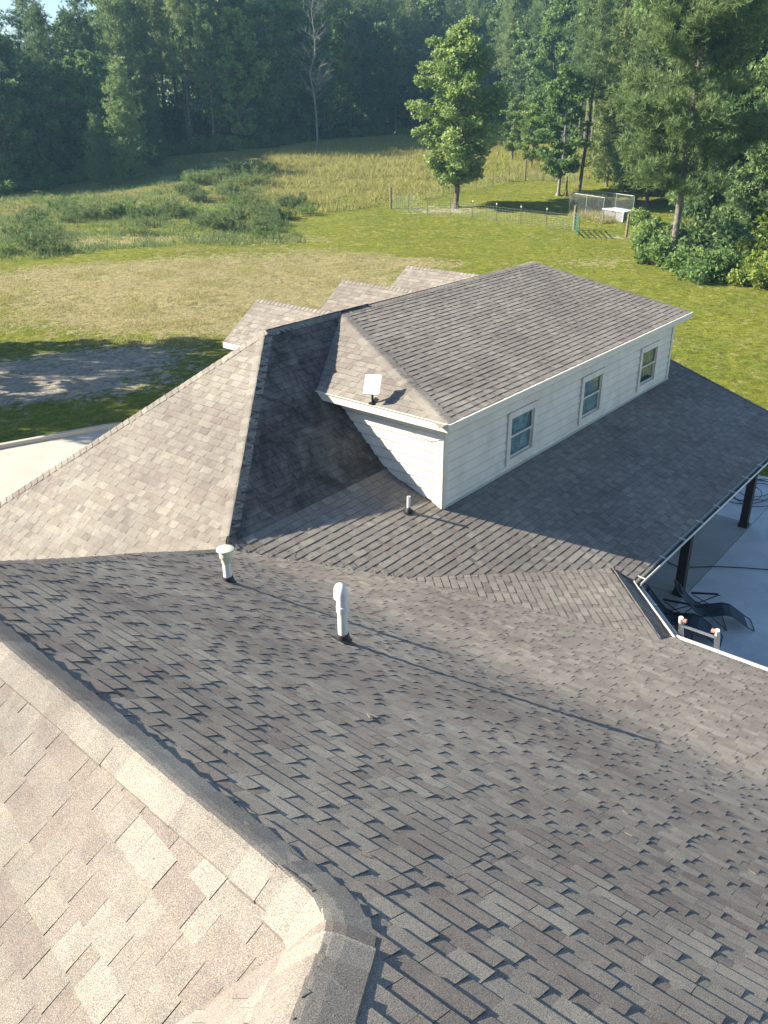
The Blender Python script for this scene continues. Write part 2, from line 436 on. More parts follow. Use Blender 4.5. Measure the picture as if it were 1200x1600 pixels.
# ------------------------------------------------------------------ house geometry (metres from the camera)
ZB = -5.943                      # height of the pitch break
PY, PX = 8.875, 7.13             # break lines: porch roof / wing roof
ML = .33                         # low pitch
ZE = -7.353                      # gutter height
def zP(y): return ZB+ML*(y-PY)
def zN(x): return ZB-(ZE-ZB)/(11.2-PX)*-1*(x-PX) if False else ZB+(ZE-ZB)/(11.2-PX)*(x-PX)
MQ = .62
def zQ(x): return ZB+MQ*(PX-x)
house = empty('house', (12, 10, GZ))
tag(house, 'large single storey house with grey brown shingle hip roofs and a white sided upper storey', 'house')
HOFF = Vector((-12, -10, -GZ))
class Root: pass
_link = link
def link(name, me, mat_, parent=None, loc=None):           # house parts are modelled in world space
    o = _link(name, me, mat_, parent, loc)
    if parent is not None and getattr(parent, 'name', '') == 'house' and loc is None: o.location = HOFF
    return o
Mt = (10.53, 11.29, -3.66)       # left end of the main ridge
Rp = (12.54, 11.29, -3.70)       # where the upper storey roof starts
def smax(za, zb, wd):
    d = abs(za-zb); return 0.0 if d >= wd else (wd-d)**2/(4*wd)
MB_ = (ZB-Mt[2])/(PY-Mt[1])      # steep pitch
warpY = lambda x, y, z: smax(ZB+MB_*(y-PY), zP(y), .16) if x > 7.0 else 0.0
def warpX(x, y, z):
    w_ = smax(zQ(x), zN(x), .10)
    return w_+.012*math.sin(y*1.1+x*.7)*math.sin(x*.9)
AP = (8.95, 6.961, zP(6.961))                    # valleys meet
SM, ZM = .17, ZE-.085                            # slope of the valley filling face, its gutter height
_n = (0.7071, -0.7071); _D = 3.80; _k = SM/2**.5; NLW = (ZB-ZE)/(11.2-PX)
_dy = -(_D*2**.5)/(ML/_k); CR = (AP[0]+_dy*(1-ML/_k), AP[1]+_dy, zP(AP[1]+_dy))
_dx = (_D*2**.5)/(NLW/_k); NC = (AP[0]+_dx, AP[1]+_dx*(1-NLW/_k), AP[2]-NLW*_dx)
GC = (12.476, 4.594, ZE)                         # gutter corners
GD = (11.26, 3.38, ZE)
# main steep roof facing the porch
roof_plane('roof', [[(7.2, PY, ZB), Mt, (13.4, 11.29, Mt[2]), (13.4, PY, ZB)]], house, 'steep roof with stains and painted shade between the hip and the white sided wall', warp=warpY, thick=1.4, material='stain_shade', tv=.8)
# main roof facing left
HL = (5.15, 15.15, -7.35)
roof_plane('roof', [[Mt, HL, (5.15, 9.6, -7.35), (7.25, 8.93, ZB)]], house, 'sunlit roof slope left of the hip')
# rear slope (seen from the side only)
roof_plane('roof', [[(Mt[0], Mt[1], Mt[2]-.01), HL, (20.6, 15.15, -7.36), (20.0, 11.29, -3.71)]], house)
# porch roof
XE = 22.25
roof_plane('roof', [[(7.13, PY, ZB), AP, CR, (CR[0], PY, ZB)], [(CR[0], PY, ZB), CR, GC, (XE, 4.594, ZE), (XE, PY, ZB)]], house, 'low porch roof slope below the upper storey wall', warp=warpY)
# wing roof, low part, running to the right hand gutter
roof_plane('roof', [[(PX, PY, ZB), (PX, 2.0, ZB), (NC[0], 2.0, zN(NC[0])), NC, AP], [(PX, 2.0, ZB), (PX, -4.5, ZB), (11.2, -4.5, ZE), (11.2, 2.0, ZE)],
                    [(NC[0], 2.0, zN(NC[0])), (11.2, 2.0, ZE), (11.2, 3.42, ZE), NC]], house, 'light wing roof slope running down to the right hand gutter', warp=warpX, thick=1.1, EXPO=.118, ws=.85)
# small angled roof between them + its steep lower strip
roof_plane('roof', [[AP, NC, CR]], house, 'angled valley filling roof slope')
roof_plane('roof', [[(NC[0], NC[1], CR[2]), (GD[0]-.04, GD[1]+.04, ZM), (GC[0]-.01, GC[1]+.01, ZM), CR]], house, 'steep lower strip of the angled slope above the gutter')
# wing roof, steep part
XR, YR = 1.385, 1.34; ZR = zQ(XR)                 # ridge and its near end
YA, XA = 5.20, 1.72; ZA = zQ(XA)                                        # far end of the ridge
KU = 1.0
UP = 1.25                                        # how far the higher roof rises behind the camera's feet
HU = (XR-UP/MQ, YR-UP/KU, ZR+UP)
roof_plane('roof', [[(PX, PY+.02, ZB), (XA, YA, ZA), (XR, YR, ZR), (PX, YR, ZB)], [(PX, YR, ZB), (XR, YR, ZR), HU, (HU[0], -4.5, HU[2]), (PX, -4.5, ZB)]],
           house, 'long foreground roof slope with deep shingle shadows', warp=warpX, thick=1.2, EXPO=.118, ws=.85)
# wing roof facing left, lit
_r1 = (Vector((XA, YA, ZA))-Vector((XR, YR, ZR))); _rn = _r1.cross(Vector((-1, 0, -MQ))).normalized()
def RZ(x, y): return ZR-(_rn.x*(x-XR)+_rn.y*(y-YR))/_rn.z
roof_plane('roof', [[(XR, YR-.02, ZR), (XA, YA, ZA), (-2.2, YA+3.9, RZ(-2.2, YA+3.9)), (-2.2, YR-1.0, RZ(-2.2, YR-1.0))]], house, 'pale sunlit roof slope at the lower left', thick=.55, tv=1.0, gap=.0024, tlo=.34, thi=.68)
# higher roof face looking away, wedge between hip and valley
roof_plane('roof', [[(XR, YR, ZR), HU, (-2.2, HU[1], HU[2]), (-2.2, YR+MQ*3.58/KU, ZR-MQ*3.58)]], house, thick=.7)
# wing far hip face
roof_plane('roof', [[(PX, PY, ZB), (XA, YA, ZA), (3.2, 10.2, ZA-3.0)]], house)
# upper storey roof
EX, EY, EZ = 10.715, 7.343, -4.640; FX = 21.17; RX = 20.2
roof_plane('roof', [[(EX, EY, EZ), (FX, EY, EZ), (RX, 11.29, -3.70), Rp]], house, 'broad upper storey roof slope above the three windows', thick=1.15)
roof_plane('roof', [[(EX, EY, EZ), Rp, (EX, 10.35, EZ)]], house, 'small hip end slope carrying the flat dish')
roof_plane('roof', [[(FX, EY, EZ), (RX, 11.29, -3.70), (FX, 12.3, EZ)]], house)

# caps
rc = house; E0_ = Vector((XR, YR, ZR)); E1_ = Vector((XA, YA, ZA))
Z3 = Vector((0, 0, 0))
def V3(a): return Vector(a)
cap('ridge_cap', Mt, (Rp[0], Rp[1], Mt[2]), (0, -1, -MB_), (0, 1, -MB_), rc)
cap('ridge_cap', Rp, (RX, 11.29, -3.70), (0, -1, -.24), (0, 1, -.24), rc)
hb = V3(Mt).lerp(V3((7.2, PY, ZB)), .955)
cap('hip_cap', hb, Mt, (0, -1, -MB_), (-1, 0, -.686), rc, label='hip cap half in sun and half in shade')
cap('hip_cap', HL, Mt, (-1, 0, -.686), (0, 1, -MB_), rc)
cap('hip_cap', (EX, EY, EZ), Rp, (-1, 0, -.5), (0, -1, -.24), rc, half=.15)
cap('hip_cap', (FX, EY, EZ), (RX, 11.29, -3.70), (0, -1, -.24), (1, 0, -.95), rc)
cap('ridge_cap', E0_+(E1_-E0_).normalized()*.16, E1_, (1, 0, -MQ), (-1, 0, -MQ), rc, half=.15, lift=.015, liftb=.014, label='foreground ridge cap along the pale slope')
hd = (V3(HU)-V3((XR, YR, ZR))).normalized(); E0 = V3((XR, YR, ZR))
cap('hip_cap', HU, E0+hd*.16, (1, 0, -MQ), (0, 1, -KU), rc, half=.15, lift=.024, label='hip cap curving up at the bottom of the picture')
prev = None; A0_ = E0+hd*.19; B0_ = E0+(E1_-E0).normalized()*.19
for i in range(6):
    f = i/5; q = A0_*(1-f)**2+E0*2*f*(1-f)+B0_*f*f+Vector((0, 0, .004*math.sin(f*3.14)))
    if prev is not None:
        dd_ = (q-prev).normalized(); cap('corner_cap', prev-dd_*.03, q+dd_*.035, (1, -.15*(1-f), -MQ), (-f, 1-f, -MQ*f-KU*(1-f)), rc, half=.15, lift=.024-.0018*i)
    prev = q
cap('hip_cap', (PX-.1, PY-.06, ZB+.062), (XA, YA, ZA), (1, 0, -MQ), (0, 1, -.85), rc, half=.13)

# three gabled dormers on the rear slope
for (gxr, sl_, hw, lab) in ((15.05, .69, 1.25, 'left'), (18.35, .67, 1.2, 'mid'), (21.35, .62, 1.1, 'right')):
    zg = -4.45; ye = 16.35; y0 = 12.0; zl = zg-sl_*hw
    roof_plane('dormer_roof', [[(gxr, y0, zg), (gxr, ye, zg), (gxr-hw, ye, zl), (gxr-hw, y0, zl)]], house)
    roof_plane('dormer_roof', [[(gxr, y0, zg), (gxr, ye, zg), (gxr+hw, ye, zl), (gxr+hw, y0, zl)]], house)
    cap('dormer_cap', (gxr, ye, zg), (gxr, y0, zg), (-1, 0, -sl_), (1, 0, -sl_), house, half=.12)
    mb = MB()
    mb.box((gxr-hw-.012, (y0+ye)/2, zl-.075), (.025, ye-y0, .14))
    mb.box((gxr+hw+.012, (y0+ye)/2, zl-.075), (.025, ye-y0, .14))
    for s in (-1, 1): mb.bar((gxr, ye+.016, zg-.09), (gxr+s*(hw+.02), ye+.016, zl-.09), .028, .15, (0, 1, 0)) if False else mb.face([(gxr, ye+.02, zg-.012), (gxr+s*(hw+.02), ye+.02, zl-.012), (gxr+s*(hw+.02), ye+.02, zl-.15), (gxr, ye+.02, zg-.15)])
    mb.build('dormer_fascia', M['trim'], house)
    mb = MB(); mb.face([(gxr-hw+.2, ye-.3, -9), (gxr+hw-.2, ye-.3, -9), (gxr+hw-.2, ye-.3, zl+.1), (gxr, ye-.3, zg-.1), (gxr-hw+.2, ye-.3, zl+.1)])
    mb.box((gxr-hw+.25, (13+ye-.3)/2, -7.3), (.04, ye-.3-13, 3.6)); mb.build('dormer_wall', M['siding'], house)

# upper storey walls: lap siding
WX, WY, WXF = 11.015, 7.643, 20.93
def siding(name, a, b, z0, z1, nrm, parent, label=None, holes=()):
    a = Vector(a); b = Vector(b); nrm = Vector(nrm); mb = MB(); z = z1
    d = (b-a).normalized()
    while z > z0:
        zt = z; zb_ = z-.178
        segs = [(0.0, (b-a).length)]
        for (h0, h1, hz0, hz1) in holes:
            if zb_ < hz1 and zt > hz0:
                ns = []
                for (p, q) in segs:
                    if h1 <= p or h0 >= q: ns.append((p, q)); continue
                    if h0 > p: ns.append((p, h0))
                    if h1 < q: ns.append((h1, q))
                segs = ns
        for (p, q) in segs:
            A0 = Vector((a.x, a.y, zt))+nrm*.001+d*p; B0 = Vector((a.x, a.y, zt))+nrm*.001+d*q
            A1 = Vector((a.x, a.y, zb_))+nrm*.021+d*p; B1 = Vector((a.x, a.y, zb_))+nrm*.021+d*q
            dz_ = Vector((0, 0, -.030))  # top strip of each board coloured darker as the lap's contact shadow
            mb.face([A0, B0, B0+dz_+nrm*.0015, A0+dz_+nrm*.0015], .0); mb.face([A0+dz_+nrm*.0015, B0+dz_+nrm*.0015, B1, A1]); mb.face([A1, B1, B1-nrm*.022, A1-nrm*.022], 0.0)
        z = zb_
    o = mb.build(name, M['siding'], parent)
    if label: o['label'] = label
ZS = -4.80
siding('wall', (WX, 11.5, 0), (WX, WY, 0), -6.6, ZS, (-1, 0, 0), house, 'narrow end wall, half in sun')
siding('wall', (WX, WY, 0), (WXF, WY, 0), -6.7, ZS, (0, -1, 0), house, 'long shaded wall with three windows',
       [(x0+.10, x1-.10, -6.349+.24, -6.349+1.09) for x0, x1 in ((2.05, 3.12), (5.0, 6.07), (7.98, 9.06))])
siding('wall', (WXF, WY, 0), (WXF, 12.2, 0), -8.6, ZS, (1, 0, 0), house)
for (x, y) in ((WX, WY), (WXF, WY)):
    s = -1 if x == WX else 1
    mb = MB(); mb.box((x+s*.012, y+.042, -5.7), (.030, .125, 1.84)); mb.build('corner_board', M['trim'], house)
    mb = MB(); mb.box((x-s*.042, y-.017, -5.7), (.11, .034, 1.84)); mb.build('corner_board', M['trim'], house)
# frieze + fascia + soffit
mb = MB()
mb.box(((EX+FX)/2, EY-.014, EZ-.072), (FX-EX+.03, .026, .14)); mb.build('fascia', M['trim'], house)
mb = MB(); mb.box((EX-.014, (EY+10.45)/2, EZ-.072), (.026, 10.45-EY, .14)); mb.build('fascia', M['trim'], house)
mb = MB(); mb.box((FX+.014, (EY+12.3)/2, EZ-.072), (.026, 12.3-EY, .14)); mb.build('fascia', M['trim'], house)
mb = MB(); mb.box(((EX+FX)/2, (EY+WY)/2, EZ-.135), (FX-EX-.04, WY-EY-.01, .014)); mb.box(((EX+WX)/2, 8.9, EZ-.137), (WX-EX-.02, 2.5, .012))
mb.build('soffit', M['soffit'], house)
# metal drip edge, dark line under the shingles
mb = MB(); mb.box(((EX+FX)/2, EY-.03, EZ+.004), (FX-EX+.05, .05, .006)); mb.box((EX-.03, (EY+10.4)/2, EZ+.004), (.05, 10.4-EY, .006)); mb.build('drip_edge', M['trim'], house)
# step flashing along the wall foot
mb = MB(); mb.box(((WX+WXF)/2, WY-.03, zP(WY)+.022), (WXF-WX, .06, .012)); mb.build('flashing', M['trim'], house)

# windows
def window(x0, x1, kind, label):
    zt, zb_ = -6.349+1.19, -6.349+.14; f = MB(); Y = WY
    cx, cz = (x0+x1)/2, (zt+zb_)/2; tw = .115
    f.box((cx, Y-.027, zt-tw/2), (x1-x0, .045, tw)); f.box((cx, Y-.030, zb_+tw/2), (x1-x0+.02, .051, tw))
    for s in (-1, 1): f.box((cx+s*((x1-x0)/2-tw/2), Y-.026, cz), (tw, .043, zt-zb_-2*tw))
    fo = f.build('window', M['siding'], house); fo['label'] = label
    gx0, gx1, gz0, gz1 = x0+tw, x1-tw, zb_+tw, zt-tw; gm = (gz0+gz1)/2
    s_ = MB(); t_ = .035
    for (za, zc, yy) in ((gm, gz1, -.006), (gz0, gm+.03, .012)):
        s_.box(((gx0+gx1)/2, Y+yy, zc-t_/2), (gx1-gx0, .03, t_)); s_.box(((gx0+gx1)/2, Y+yy, za+t_/2), (gx1-gx0, .03, t_))
        for xx in (gx0+t_/2, gx1-t_/2): s_.box((xx, Y+yy, (za+zc)/2), (t_, .029, zc-za-2*t_))
    so_ = s_.build('sash', M['sash'], fo)
    p = MB(); p.box(((gx0+gx1)/2, Y+.0, (gm+gz1)/2), (gx1-gx0-.05, .004, gz1-gm-.05)); p.box(((gx0+gx1)/2, Y+.016, (gm+gz0)/2), (gx1-gx0-.05, .004, gm-gz0-.04)); p.build('pane', M['glass'], fo)
    c = MB(); n = 40
    for i in range(n):
        xa = gx0-.02+(gx1-gx0+.04)*i/n; xb = gx0-.02+(gx1-gx0+.04)*(i+1)/n
        wv = lambda x: .05+.014*math.sin((x-gx0)*44)+.008*math.sin((x-gx0)*97)
        lo = gz0-.03
        if kind == 'yellow': lo = gz0+.05+.10*abs(math.sin((xa-gx0)/(gx1-gx0)*3.1))
        c.face([(xa, Y+wv(xa), gz1), (xb, Y+wv(xb), gz1), (xb, Y+wv(xb), lo), (xa, Y+wv(xa), lo)])
    c.build('curtain', M['ycurtain'] if kind == 'yellow' else M['curtain'], fo)
    if kind == 'mixed':
        c = MB()
        for i in range(16):
            xa = gx1-.30+.30*i/16; xb = gx1-.30+.30*(i+1)/16; za = gz1-.42*(1-i/26.)
            c.face([(xa, Y+.030+.01*math.sin(xa*60), gz1), (xb, Y+.030+.01*math.sin(xb*60), gz1), (xb, Y+.032, gz1-.20-.02*i), (xa, Y+.032, gz1-.20-.02*(i-1))])
        c.build('curtain', M['ycurtain'], fo)
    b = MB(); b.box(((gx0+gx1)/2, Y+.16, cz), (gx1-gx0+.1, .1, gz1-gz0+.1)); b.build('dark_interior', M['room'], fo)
window(WX+2.05, WX+3.12, 'teal', 'window with teal curtains, nearest the corner')
window(WX+5.00, WX+6.07, 'mixed', 'middle window with a yellow cloth in its upper corner')
window(WX+7.98, WX+9.06, 'yellow', 'far window with a yellow patterned curtain')

# lower house walls, beam, posts
mb = MB()
def wall_box(x0, x1, y0, y1, z0, z1): mb.box(((x0+x1)/2, (y0+y1)/2, (z0+z1)/2), (x1-x0, y1-y0, z1-z0))
wall_box(8.3, 21.9, 8.6, 14.9, GZ, -7.6); wall_box(-1.5, 8.3, -4.4, 14.4, GZ, -7.6)
mb.build('wall', M['siding'], house)
mb = MB(); mb.box(((12.6+22.0)/2, 5.15, ZE-.20), (22.0-12.6, .18, .26)); mb.bar((11.0, 3.55, ZE-.20), (12.7, 5.24, ZE-.20), .16, .26); mb.build('porch_beam', M['post'], house)
mb = MB(); mb.box((17.3, 6.9, ZE-.10), (9.3, 4.3, .02)); mb.face([(9, 8.6, ZE-.1), (9, 2, ZE-.1), (11.1, 2, ZE-.1), (11.1, 3.4, ZE-.1), (12.4, 4.7, ZE-.1), (12.6, 8.6, ZE-.1)]); mb.build('porch_ceiling', M['soffit'], house)
for x in (12.75, 16.95, 21.35):
    mb = MB(); mb.box((x, 5.20, (GZ+ZE-.3)/2), (.19, .19, ZE-.34-GZ)); mb.box((x, 5.20, GZ+.06), (.23, .23, .12)); mb.build('porch_post', M['post'], house)
# porch roof fascia + gutters
def gutter(pts, parent, label, hang=True, inward=None):
    g = MB(); g2 = MB(); H_ = []
    for a, b in zip(pts[:-1], pts[1:]):
        a = Vector(a); b = Vector(b); d = (b-a).normalized(); o = Vector(inward) if inward else d.cross(Vector((0, 0, 1)))
        o = (o-d*o.dot(d)).normalized(); W = .125; T = .003
        prof = [(.004, .0), (.004, -.10), (.085, -.10), (.098, -.055), (W, -.02), (W, .006), (W-.014, .006)]
        for i in range(len(prof)-1):
            (x0, z0), (x1, z1) = prof[i], prof[i+1]
            P = [a+o*x0+Vector((0, 0, z0)), b+o*x0+Vector((0, 0, z0)), b+o*x1+Vector((0, 0, z1)), a+o*x1+Vector((0, 0, z1))]
            g.face(P)
        inn = [(.008, -.085), (.086, -.085)]
        (x0, z0), (x1, z1) = inn
        g2.face([a+o*x0+Vector((0, 0, z0)), b+o*x0+Vector((0, 0, z0)), b+o*x1+Vector((0, 0, z1)), a+o*x1+Vector((0, 0, z1))])
        L = (b-a).length; k = int(L/.92)
        if hang:
            for i in range(k+1):
                c = a+d*(.18+i*.92)
                if (c-a).length > L: break
                hh_ = MB(); hh_.bar(c+o*-.05+Vector((0, 0, .034)), c+o*W+Vector((0, 0, .012)), .026, .008); H_.append(hh_)
    me_ = g.mesh('gutter'); ob = link('gutter', me_, M['gutter'], parent)
    sm = ob.modifiers.new('t', 'SOLIDIFY'); sm.thickness = .003; sm.offset = 0
    ob['label'] = label
    g2.build('dark_gutter_bed', M['gutter_in'], ob)  # blotchy dark strip along the gutter bottom
    for hh_ in H_: hh_.build('gutter_hanger', M['gutter'], ob)
    return ob
ZG = ZE-.015
gutter([(GC[0]-.02, GC[1]-.0, ZG), (XE, 4.594, ZG)], house, 'open gutter along the porch eave with white hangers', inward=(0, -1, 0))
gutter([(GD[0]-.03, GD[1]-.03, ZM-.015), (GC[0]+.03, GC[1]+.03, ZM-.015)], house, 'short angled gutter between the porch and the wing', inward=(1, -1, 0))
gutter([(11.2, -4.5, ZG), (11.2, 3.40, ZG)], house, 'sunlit gutter along the wing eave at the right', inward=(1, 0, 0), hang=False)
mb = MB(); mb.box(((GC[0]+XE)/2, 4.594+.012, ZE-.10), (XE-GC[0], .022, .18)); mb.box((11.2-.012, -.55, ZE-.10), (.022, 7.9, .18)); mb.bar((GD[0]-.015, GD[1]+.015, ZE-.10), (GC[0]-.015, GC[1]+.015, ZE-.10), .022, .18)
mb.build('fascia', M['trim'], house)
mb = MB(); mb.face([(XE+.012, 4.594, ZE-.01), (XE+.012, PY, ZB-.01), (XE+.012, PY, ZB-.18), (XE+.012, 4.594, ZE-.18)]); mb.build('gable_wall', M['siding'], house)
# rake trim and rim shingles of the porch roof
cap('rake_edge', (XE, 4.60, ZE+.01), (XE, PY, ZB+.01), (-1, 0, 0), (1, 0, -1.2), house, half=.07)

# vent pipes
def pipe(px, py, surf, h, r, kind, label):
    x, y, z = surf; o = MB()
    zb_ = z-.05; top = z+h
    if kind == 'elbow':
        o.tube([(x, y, zb_), (x, y, top-.235)], r, 20)
        o.build_ = None
        po = o.build('vent_pipe', M['pvc'], house, True); po['label'] = label
        f = MB(); f.lathe([(r*1.0, top-.285), (r*1.17, top-.285), (r*1.20, top-.275), (r*1.20, top-.225), (r*1.10, top-.22), (r*1.12, top-.10)], (x, y, 0), 24)
        # two elbows folded over to make a gooseneck that looks away to the left
        P = [(x, y, top-.12)]
        for k in range(9):
            a = math.pi*k/8*0.98; P.append((x+.013-.013*math.cos(a), y+.027-.027*math.cos(a), top-.095+.045*math.sin(a)))
        P.append((x+.026, y+.054, top-.13))
        f.tube(P, r*1.12, 18)
        f.tube([(x+.026, y+.054, top-.12), (x+.026, y+.054, top-.17)], r*1.16, 18)
        f.build('pipe_elbow', M['pvc'], po, True)
    elif kind == 'cap':
        o.tube([(x, y, zb_), (x, y, top-.10)], r, 20); po = o.build('vent_pipe', M['pvc'], house, True); po['label'] = label
        f = MB(); f.lathe([(r, top-.175), (r*1.18, top-.175), (r*1.22, top-.13), (r*1.5, top-.115), (r*1.55, top-.055), (r*1.45, top-.045), (r*1.2, top-.045)], (x, y, 0), 24)
        f.lathe([(r*1.15, top-.030), (r*2.02, top-.034), (r*2.12, top-.026), (r*2.06, top-.012), (r*1.2, top+.004), (.0001, top+.010)], (x, y, 0), 28)
        for k in range(4):
            a = k*math.pi/2; f.box((x+r*1.25*math.cos(a), y+r*1.25*math.sin(a), top-.035), (.012, .012, .03))
        f.build('pipe_cap', M['pvc_old'], po, True)
    else:
        o.tube([(x, y, zb_), (x, y, top-.0)], r, 18, False); o.lathe([(r, top), (r*.82, top), (r*.82, top-.1)], (x, y, 0), 18)
        po = o.build('vent_pipe', M['pvc'], house, True); po['label'] = label
    b = MB(); s = 1.0 if kind != 'small' else .8
    nx, ny = (MQ, 0) if kind != 'small' else (0, -ML)
    nv = Vector((nx, ny, 1)).normalized(); Mx = Vector((0, 0, 1)).rotation_difference(nv).to_matrix()
    b.lathe([(.135*s, .002), (.13*s, .016), (.085*s, .020), (.075*s, .05)], (x, y, z), 24, Mx)
    b.lathe([(.073*s, .03), (r*1.22, .095), (r*1.04, .10), (r*.9, .10)], (x, y, z), 24)
    b.build('pipe_boot', M['rubber'], po, True)
pipe(0, 0, (5.206, 6.442, zQ(5.206)), .45, .046, 'cap', 'white vent pipe with a yellowed mushroom cap')
pipe(0, 0, (5.035, 4.60, zQ(5.035)), .63, .047, 'elbow', 'tall white vent pipe with a gooseneck top')
pipe(0, 0, (10.40, 7.90, zP(7.90)), .30, .030, 'small', 'short white vent pipe below the upper storey corner')

rr_ = random.Random(44); mb = MB()
def litter(x, y, z, nx, ny):
    n_ = Vector((nx, ny, 1)).normalized(); a = rr_.random()*6.28; L = rr_.uniform(.03, .10); d = Vector((math.cos(a), math.sin(a), 0)); d = (d-n_*d.dot(n_)).normalized(); p = Vector((x, y, z))+n_*.018
    q = d.cross(n_)*.003; e = n_*.004
    mb.face([p-d*L*.5-q, p+d*L*.5-q*.3, p+d*L*.5+q*.3+e, p-d*L*.5+q+e])
for i in range(170):
    x = rr_.uniform(1.7, 11.0); y = rr_.uniform(-1, 7.5)
    if x+y > 15.6: continue
    litter(x, y, (zQ(x) if x < PX else zN(x))+warpX(x, y, 0), MQ if x < PX else .34, 0)
for i in range(120):                                             # gathered where the slopes meet
    t_ = rr_.random(); x = 7.2+1.75*t_+rr_.gauss(0, .12); y = PY-1.9*t_+rr_.gauss(0, .12); litter(x, y, max(zP(y), zN(x))+.02, .2, -.2)
lit = mb.build('roof_litter', M['woodpost']); tag(lit, 'fine pine needles and twigs scattered over the grey brown shingles', 'litter', kind='stuff')

# ------------------------------------------------------------------ satellite dish
dz = EZ+.504*.02
dish = empty('satellite_dish', (10.73, 8.95, dz)); tag(dish, 'flat white rectangular dish on a black mast at the hip roof eave', 'satellite dish')
mb = MB(); mb.tube([(0, 0, .0), (0, 0, .22)], .021, 12); mb.box((0, 0, .015), (.11, .09, .03)); mb.bar((-.02, 0, .02), (.10, 0, .09), .03, .02); mb.build('mast', M['darkmetal'], dish)
tilt = Matrix.Rotation(R_(0), 3, 'Z')
nrm = Vector((-.30, -.20, .93)).normalized(); yv = Vector((0.766, 0.643, 0)); yv = (yv-nrm*yv.dot(nrm)).normalized(); xv = yv.cross(nrm)
nrm = Vector((-.62, -.34, .70)).normalized(); hz = Vector((nrm.y, -nrm.x, 0)).normalized(); yv = nrm.cross(hz)
Mx = Matrix((hz, yv, nrm)).transposed()
mb = MB(); hw, hh = .142, .19; pts = []
for (cx_, cy_, a0) in ((hw-.02, hh-.02, 0), (-hw+.02, hh-.02, 90), (-hw+.02, -hh+.02, 180), (hw-.02, -hh+.02, 270)):
    for k in range(4):
        a = R_(a0+k*30); pts.append((cx_+.02*math.cos(a), cy_+.02*math.sin(a)))
cen = Vector((0, 0, .345)); front = [cen+Mx @ Vector((a, b, .014)) for a, b in pts]; back = [cen+Mx @ Vector((a, b, -.014)) for a, b in pts]
mb.face(front); mb.face(back[::-1])
for i in range(len(pts)): j = (i+1) % len(pts); mb.face([front[i], back[i], back[j], front[j]])
mb.build('panel', M['dish'], dish)
mb = MB(); mb.tube([(0, 0, .20), cen+Mx @ Vector((0, -.05, -.03))], .018, 10); mb.box(cen+Mx @ Vector((0, -.03, -.028)), (.10, .14, .03), Mx); mb.build('bracket', M['darkmetal'], dish)
cb = MB(); cb.tube([(10.705, 8.75, EZ-.14), (10.700, 8.50, EZ-.21), (10.72, 8.25, EZ-.24), (10.70, 8.05, EZ-.16), (10.695, 7.98, EZ-.10)], .006, 6)
tag(cb.build('cable', M['darkmetal']), 'thin cable hanging below the fascia under the flat dish', 'cable')

# ------------------------------------------------------------------ paving
def slab(name, poly, z, th, m):
    b = MB(); n = len(poly); top = [(x, y, z) for x, y in poly]; bot = [(x, y, z-th) for x, y in poly]
    b.face(top); b.face(bot[::-1])
    for i in range(n): j = (i+1) % n; b.face([top[i], bot[i], bot[j], top[j]])
    return tag(b.build(name, m), kind='structure')
slab('patio', [(8.3, -14), (34, -14), (34, -2), (25.2, 5.05), (8.3, 5.05)], GZ+.03, .3, M['concrete'])
slab('porch_floor', [(8.3, 5.065), (16.9, 5.065), (16.9, 8.6), (8.3, 8.6)], GZ+.03, .3, M['porch'])
slab('porch_floor', [(16.915, 5.065), (21.6, 5.065), (21.6, 8.6), (16.915, 8.6)], GZ+.03, .3, M['porch'])
slab('porch_floor', [(21.615, 5.065), (25.2, 5.065), (24.6, 8.6), (21.615, 8.6)], GZ+.03, .3, M['concrete'])
slab('driveway', [(-20, 12), (22, 14.9), (21, 19.6), (18.4, 22.8), (15.2, 24.6), (12.0, 25.7), (5, 27.6), (-20, 33.5)], GZ+.12, .5, M['drive'])
ed = [(-20, 33.5), (5, 27.6), (12.0, 25.7), (15.2, 24.6), (18.4, 22.8), (21, 19.6)]
mb = MB()
for a, b in zip(ed[:-1], ed[1:]): mb.bar((a[0], a[1], GZ+.12), (b[0], b[1], GZ+.12), .17, .26)
tag(mb.build('kerb', M['drive']), kind='structure')

